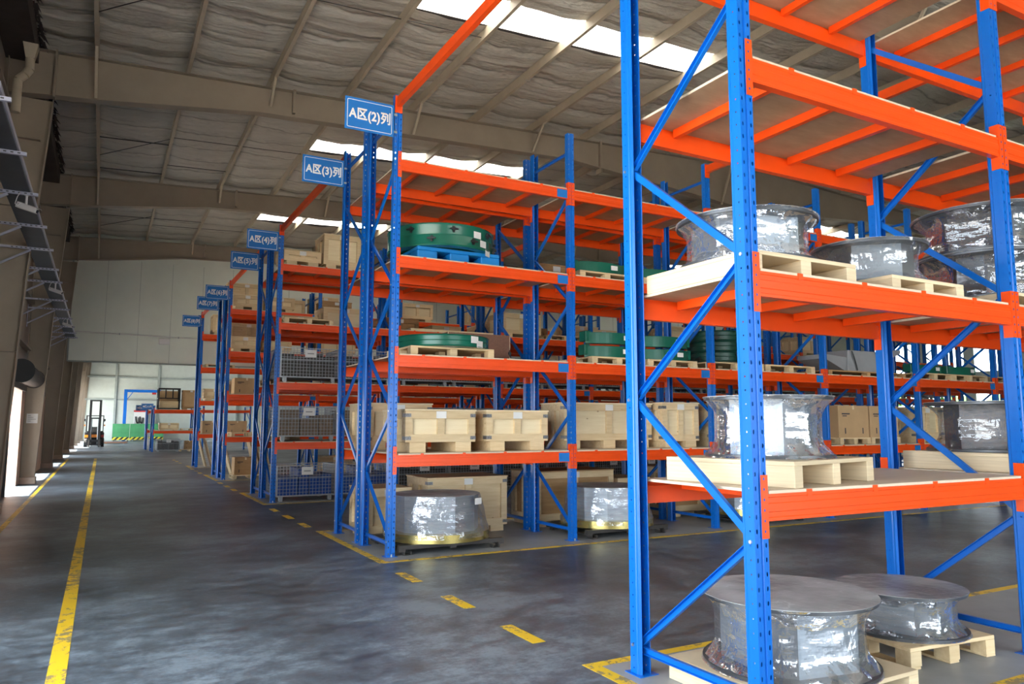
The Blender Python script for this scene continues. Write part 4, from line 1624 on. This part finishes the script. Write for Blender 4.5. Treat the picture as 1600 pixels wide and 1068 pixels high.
# brown box on the pallet standing on the floor of rack A(6), and boards leaning in the row behind
o = carton(0.62, 0.55, 0.50, 'brown_wood')()
o.location = (3.78, 23.52, zs(0) + 0.1205)
tag(o, 'dark brown box on a floor pallet at the end of rack A6', 'box')
for i, (x, y, hgt, tlt) in enumerate(((3.40, 30.7, 1.25, 0.26), (3.62, 30.75, 1.15, 0.28), (3.50, 24.9, 0.95, 0.30), (4.25, 24.85, 1.15, 0.24), (4.45, 24.9, 1.05, 0.26), (4.68, 24.9, 1.0, 0.22))):
    b = MB().box(-0.025, 0.025, -0.30, 0.30, 0, hgt)
    o = link('leaning_board', b.mesh('leaning_board', 'pale_wood', 0.003), None, (x + math.sin(tlt) * 0.5, y, zs(0)))
    o.rotation_euler = (0, -tlt, 0)
    rn = 8 if i < 2 else 7
    tag(o, 'pale board leaning at floor level of rack A%d, %s from the aisle' % (rn, ORD[i if i < 2 else i - 2]), 'board', 'leaning boards')

# --- goods beyond the partition
GB = 'loads on the low rack beyond the partition'
BX, BY = 2.55, 47.55
fillB = lambda: None
place('cageC', None, (3.45, 48.25, 0.0), 0, 'wire mesh cage of dark parts on the floor under the low far rack', GB)
place('boxB', carton(0.55, 0.6, 0.5, 'brown_wood'), (4.6, 48.25, 0.12), 0, 'brown box on a floor pallet under the low far rack', GB)
place('pallet_far', None, (4.6, 48.3, 0.0), 0, 'wooden pallet on the floor under the low far rack', GB)
zb1, zb2 = 1.20 + DT + 0.0015, 2.42 + DT + 0.0015
put_crate(1.05, 0.85, 0.44, 2.92, 47.85, zb1, 'low pale crate on the first shelf of the low far rack', foot=0.06, clips=False)
place('pallet_far', None, (4.62, 48.3, zb1), 0, 'wooden pallet on the first shelf of the low far rack', GB)
o = thing('metal_stillage', 'black open metal stillage with brown boxes on top of the low far rack', 'stillage', (3.38, 48.35, zb2))
f_ = MB()
for x in (-0.56, 0.56):
    for y in (-0.45, 0.45):
        f_.box(x - 0.04, x + 0.04, y - 0.04, y + 0.04, 0, 1.25)
for z in (0.03, 0.62, 1.19):
    for y in (-0.45, 0.45):
        f_.box(-0.56, 0.56, y - 0.03, y + 0.03, z, z + 0.06)
    for x in (-0.56, 0.56):
        f_.box(x - 0.03, x + 0.03, -0.45, 0.45, z, z + 0.06)
for x in (-0.19, 0.19):
    f_.box(x - 0.03, x + 0.03, -0.48, -0.42, 0.62, 1.25)
f_.box(-0.55, 0.55, -0.44, 0.44, 0.03, 0.06)
part('frame', f_, 'black', o)
part('stored_box', MB().box(-0.5, 0.5, 0.0, 0.42, 0.061, 1.1), 'cardboard', o)
part('stored_box', MB().box(-0.5, 0.5, -0.42, -0.02, 0.061, 0.5), 'pale_wood', o)
put_crate(0.95, 0.80, 1.15, 4.10, 47.9, zb2, 'tall tan crate beside the black stillage on the low far rack', foot=0.08, mat='cardboard', frame='brown_wood', clips=False, mid=0)
o = thing('plastic_jar', 'white plastic canister standing on the floor beside the low far rack', 'canister', (3.02, 62.0, 0))
part('body', MB().lathe([(0, 0), (0.17, 0), (0.18, 0.05), (0.18, 0.42), (0.12, 0.52), (0.10, 0.56), (0.10, 0.62), (0.17, 0.70), (0.18, 1.05), (0.13, 1.18), (0, 1.18)], 20), 'white_paint', o, smooth=40)
part('cap', MB().disc(0.07, 1.18, 1.26, 16), 'white_paint', o, smooth=40)

# --- forklift facing the aisle
def forklift():
    t = thing('forklift', 'dark forklift with raised mast and orange panels parked far down the aisle', 'forklift', (-0.42, 60.0, 0))
    b = MB().box(-0.56, 0.56, 0.35, 2.1, 0.30, 0.62).box(-0.50, 0.50, 1.45, 2.25, 0.62, 1.10).box(-0.42, 0.42, 0.75, 1.45, 0.62, 0.88).box(-0.60, 0.60, 0.35, 0.60, 0.14, 1.02)
    part('body', b, 'black', t, bevel=0.03)
    part('side_panel', MB().box(-0.60, -0.36, 0.31, 0.349, 0.66, 0.84), 'amber_paint', t)
    part('side_panel', MB().box(0.40, 0.60, 0.31, 0.349, 0.66, 0.84), 'red_paint', t)
    part('nose_panel', MB().box(-0.22, 0.20, 0.30, 0.349, 0.66, 0.86), 'amber_paint', t)
    part('seat', MB().box(-0.22, 0.22, 0.95, 1.35, 0.88, 0.98).box(-0.22, 0.22, 1.30, 1.42, 0.98, 1.40), 'dark_steel', t, bevel=0.03)
    part('steering_wheel', MB().path([(0.17 * math.cos(a / 8 * 2 * math.pi), 0.62 + 0.05 * math.sin(a / 8 * 2 * math.pi), 1.18 + 0.16 * math.sin(a / 8 * 2 * math.pi)) for a in range(9)], 0.016, 6), 'black', t)
    g = MB()
    for x in (-0.52, 0.52):
        g.bar((x, 0.45, 1.02), (x, 0.62, 2.18), 0.06, 0.06).bar((x, 2.0, 1.05), (x, 1.85, 2.18), 0.06, 0.06).bar((x, 0.60, 2.18), (x, 1.87, 2.18), 0.06, 0.06)
    for y in (0.62, 0.9, 1.2, 1.5, 1.85):
        g.bar((-0.52, y, 2.18), (0.52, y, 2.18), 0.05, 0.04)
    part('overhead_guard', g, 'black', t)
    m = MB()
    for x in (-0.30, 0.30):
        m.box(x - 0.075, x + 0.075, 0.02, 0.20, 0.08, 3.28)
    for z in (0.35, 1.95, 3.18):
        m.box(-0.375, 0.375, 0.04, 0.18, z, z + 0.10)
    part('mast', m, 'black', t)
    for x in (-0.20, 0.20):
        part('lift_cylinder', MB().tube((x, 0.24, 0.2), (x, 0.24, 2.0), 0.035, 10), 'galvanized', t, smooth=40)
    part('carriage', MB().box(-0.48, 0.48, -0.04, 0.015, 0.10, 0.18).box(-0.48, 0.48, -0.04, 0.015, 0.44, 0.52).box(-0.45, -0.40, -0.03, 0.01, 0.1, 0.5).box(0.40, 0.45, -0.03, 0.01, 0.1, 0.5), 'black', t)
    for x in (-0.32, 0.32):
        part('fork', MB().box(x - 0.06, x + 0.06, -1.05, -0.045, 0.03, 0.07).box(x - 0.06, x + 0.06, -0.075, -0.045, 0.07, 0.52), 'dark_steel', t)
    for x in (-0.52, 0.52):
        for y, r in ((0.42, 0.30), (1.85, 0.25)):
            w = part('wheel', MB().tube((x - 0.10, y, r), (x + 0.10, y, r), r, 24), 'rubber', t, smooth=40)
            part('hub', MB().tube((x - 0.105, y, r), (x + 0.105, y, r), r * 0.5, 16), 'white_paint', w, smooth=40)
    for x in (-0.62, 0.60):
        part('mirror', MB().box(x - 0.05, x + 0.05, 0.55, 0.58, 1.80, 1.95).tube((x, 0.565, 1.8), (x * 0.85, 0.58, 1.7), 0.012, 6), 'black', t)
        part('lamp', MB().box(x - 0.04, x + 0.04, 0.50, 0.55, 1.45, 1.56), 'amber_paint', t)
    return t


forklift()

# --- far end: screens, jib crane, machine
for k in range(3):
    x0 = 0.9 + 1.45 * k
    t = thing('floor_screen', 'green floor screen with a striped skirting before the far wall, %s from the forklift' % ORD[k], 'screen', (x0, 79.0, 0), 0, 'green floor screens')
    part('panel', MB().box(0, 1.42, -0.02, 0.02, 0.38, 1.62), 'wainscot_green', t)
    part('skirting', MB().box(0, 1.42, -0.025, 0.02, 0.12, 0.379), 'hazard_stripes', t)
    part('foot', MB().box(0.1, 0.16, -0.2, 0.2, 0, 0.12).box(1.26, 1.32, -0.2, 0.2, 0, 0.12), 'dark_steel', t)
t = thing('jib_crane', 'blue post crane with a horizontal beam standing behind the green screens', 'crane', (1.85, 79.6, 0))
part('post', MB().box(-0.14, 0.14, -0.14, 0.14, 0, 4.85), 'blue', t)
part('boom', MB().box(-0.14, 3.0, -0.10, 0.10, 4.60, 4.86), 'blue', t)
part('brace', MB().bar((0.12, 0, 3.9), (0.6, 0, 4.62), 0.06, 0.06), 'blue', t)
part('hoist_trolley', MB().box(2.25, 2.60, -0.14, 0.14, 4.42, 4.598), 'red_paint', t)
t = thing('machine', 'white machine with a red top edge and dark hoses behind the green screens', 'machine', (3.15, 80.2, 0))
part('body', MB().box(-0.5, 0.5, -0.3, 0.3, 0, 2.75), 'white_paint', t, bevel=0.02)
part('top_band', MB().box(-0.52, 0.52, -0.32, 0.32, 2.752, 2.90), 'red_paint', t)
for x in (-0.22, 0.12):
    part('hose', MB().path([(x - 0.12, -0.36, 2.3), (x - 0.08, -0.38, 1.95), (x, -0.38, 1.70), (x + 0.14, -0.38, 1.72), (x + 0.16, -0.36, 2.2)], 0.07, 8), 'black', t)
t = thing('timber_board', 'flat reddish board lying on the floor beside the forklift', 'board', (1.0, 70.0, 0), 0.05)
part('sheet', MB().box(-0.9, 0.9, -0.8, 0.8, 0.05, 0.14), 'brown_panel', t)
part('bearer', MB().box(-0.7, -0.6, -0.8, 0.8, 0, 0.05).box(0.6, 0.7, -0.8, 0.8, 0, 0.05), 'brown_wood', t)

# --- side wall fittings
t = thing('cable_tray', 'long grey cable tray running along the side wall under the eaves', 'cable tray', (-1.2, 20, 4.80))
tr = MB().box(-0.15, 0.15, -11.6, 12.38, 0.0, 0.008)
for x in (-0.15, 0.147):
    tr.box(x, x + 0.003, -11.6, 12.38, 0.008, 0.09)
part('channel', tr, 'tray_grey', t)
part('rail', MB().box(0.150, 0.168, -11.6, 12.38, 0.03, 0.095), 'strut_lilac', t)
part('cable', MB().box(-0.11, 0.09, -11.5, 12.3, 0.009, 0.055), 'black', t, bevel=0.015)
BRK = (8.55, 10.25, 12.05, 14.0, 15.85, 17.85, 19.45, 22.3, 24.05, 26.1, 28.3, 30.2, 31.8)


def bracket():
    t = thing('tray_bracket', '', 'bracket')
    part('arm', MB().box(-0.93, 0.05, -0.022, 0.022, -0.042, 0.0), 'strut_lilac', t)
    for k in range(9):
        part('slot', MB().box(-0.60 + 0.07 * k, -0.57 + 0.07 * k, -0.0235, -0.022, -0.028, -0.014), 'dark_steel', t)
    part('brace', MB().bar((-0.93, 0, -0.45), (-0.30, 0, -0.05), 0.035, 0.03), 'strut_lilac', t)
    part('wall_plate', MB().box(-0.945, -0.931, -0.05, 0.05, -0.55, 0.06), 'strut_lilac', t)
    return t


for i, y in enumerate(BRK):
    place('tray_bracket', bracket, (-1.0, y, 4.795), 0, 'slotted wall bracket under the cable tray, %s from the camera' % ORD[i], 'cable tray brackets')


def security_camera():
    t = thing('security_camera', '', 'camera')
    part('drop_pole', MB().tube((0, 0, -0.26), (0, 0, 0), 0.028, 10).disc(0.05, -0.012, 0.0, 12), 'camera_white', t, smooth=40)
    part('body', MB().bar((0.02, 0.22, -0.24), (0.0, -0.26, -0.40), 0.13, 0.12, side=(0, 0, 1)), 'camera_white', t, bevel=0.012)
    part('sun_hood', MB().bar((0.02, 0.20, -0.165), (0.0, -0.34, -0.345), 0.01, 0.15, side=(0, 0, 1)), 'camera_white', t)
    part('lens', MB().tube((0.0, -0.262, -0.40), (0.0, -0.275, -0.405), 0.045, 14), 'black', t)
    part('cable', MB().path([(-0.02, 0.1, -0.2), (-0.12, 0.14, -0.30), (-0.22, 0.16, -0.28), (-0.26, 0.10, -0.12), (-0.26, 0.04, 0.0)], 0.010, 6), 'camera_white', t)
    t.scale = (0.55, 0.55, 0.55)
    return t


for i, (y, nm) in enumerate(((12.05, 'first'), (19.45, 'second'), (26.1, 'third'))):
    place('security_camera', security_camera, (-1.08, y, 4.75), 1.25, 'white box security camera hanging under the cable tray, %s along the aisle' % nm, 'security cameras')

t = thing('roller_shutter', 'rolled-up shutter drum over the open doorway in the side wall', 'shutter', (-1.66, 20.1, 2.80))
part('drum', MB().lathe([(0, 0), (0.25, 0), (0.25, 0.02), (0.235, 0.02), (0.235, 3.6), (0.25, 3.6), (0.25, 3.62), (0, 3.62)], 28), 'dark_brown', t, smooth=40)
t.children[0].rotation_euler = (-HP, 0, 0)
part('end_plate', MB().sweep([(0.27 * math.cos(a * math.pi / 14), 0.27 * math.sin(a * math.pi / 14)) for a in range(28)], (0, -0.03, 0), (0, -0.004, 0)), 'black', t, smooth=40)
part('bottom_bar', MB().box(-0.16, -0.12, 0.05, 3.3, -0.36, -0.22), 'dark_steel', t)
part('guide_rail', MB().box(-0.21, -0.14, -0.10, -0.03, -2.80, -0.2), 'black', t)
t = thing('paper_notice', 'faded paper notice stuck on the column beside the shutter doorway', 'notice', (-1.68, 24.27, 1.75))
part('sheet', MB().box(-0.13, 0.13, 0.0, 0.004, -0.13, 0.13), 'paper', t)
m = MB()
for k in range(4):
    m.box(-0.10, -0.03 + 0.12 * ((k * 7) % 3) / 2, -0.001, 0.0, 0.07 - 0.05 * k, 0.085 - 0.05 * k)
part('faded_print', m, 'grey_ink', t)
t = thing('downpipe', 'beige rainwater pipe with a hopper high in the corner by the eaves', 'pipe', (-1.58, 15.4, 8.3))
part('hopper', MB().add([(-0.02, -0.12, 0.10), (0.22, -0.12, 0.10), (0.22, 0.12, 0.10), (-0.02, 0.12, 0.10), (0.03, -0.07, -0.16), (0.17, -0.07, -0.16), (0.17, 0.07, -0.16), (0.03, 0.07, -0.16)],
                       [(0, 1, 2, 3), (7, 6, 5, 4), (0, 4, 5, 1), (1, 5, 6, 2), (2, 6, 7, 3), (3, 7, 4, 0)]), 'purlin_steel', t)
part('elbow', MB().path([(0.10, 0, -0.14), (0.10, 0, -0.36), (0.04, -0.02, -0.48), (-0.06, -0.03, -0.60), (-0.06, -0.03, -1.2)], 0.075, 12), 'purlin_steel', t, smooth=50)
t = thing('gate', 'barred metal gate standing across the open doorway behind the second column', 'gate', (-2.0, 25.45, 0))
g = MB().box(-0.02, 0.02, 0, 5.7, 0.06, 0.11).box(-0.02, 0.02, 0, 5.7, 2.3, 2.35)
part('rail', g, 'dark_steel', t)
m = MB()
for k in range(9):
    m.box(-0.025, 0.025, 0.02 + 0.69 * k, 0.12 + 0.69 * k, 0.0, 2.4)
part('bar', m, 'dark_steel', t)
t = thing('junction_box', 'white junction box on the hanging partition wall', 'box', (1.95, 32.44, 4.85))
part('case', MB().box(-0.14, 0.26, -0.04, 0.02, -0.12, 0.12), 'camera_white', t, bevel=0.01)
t = thing('conduit', 'thin white conduit running across the hanging partition wall', 'conduit', (-1.1, 32.44, 5.05))
part('pipe', MB().tube((0, 0, 0.04), (6.0, 0, -0.05), 0.018, 8), 'camera_white', t)
part('clip', MB().box(1.5, 1.54, -0.02, 0.02, -0.02, 0.05).box(3.6, 3.64, -0.02, 0.02, -0.05, 0.02), 'galvanized', t)

# greenery outside the far windows
r_ = random.Random(9)
for k in range(6):
    m = MB()
    for j in range(120):
        a, e = r_.uniform(0, 6.28), r_.uniform(-1.2, 1.5)
        rr = r_.uniform(1.0, 2.6)
        c = (rr * math.cos(a) * math.cos(e), rr * math.sin(a) * math.cos(e), 2.4 + 1.9 * math.sin(e))
        s = r_.uniform(0.2, 0.55)
        m.add([(c[0] + s * dx, c[1] + s * dy, c[2] + s * dz) for dx, dy, dz in ((1, 0, 0.2), (-0.5, 0.87, 0), (-0.5, -0.87, 0), (0, 0, 1))], [(0, 1, 3), (1, 2, 3), (2, 0, 3), (0, 2, 1)])
    o = link('garden_bush', m.mesh('garden_bush', 'hedge_green'), None, (42.5 + (k % 2), 16 + 5.2 * k, -0.75))
    tag(o, 'leafy green bush outside the far side windows', 'bush', 'bushes outside the far windows')
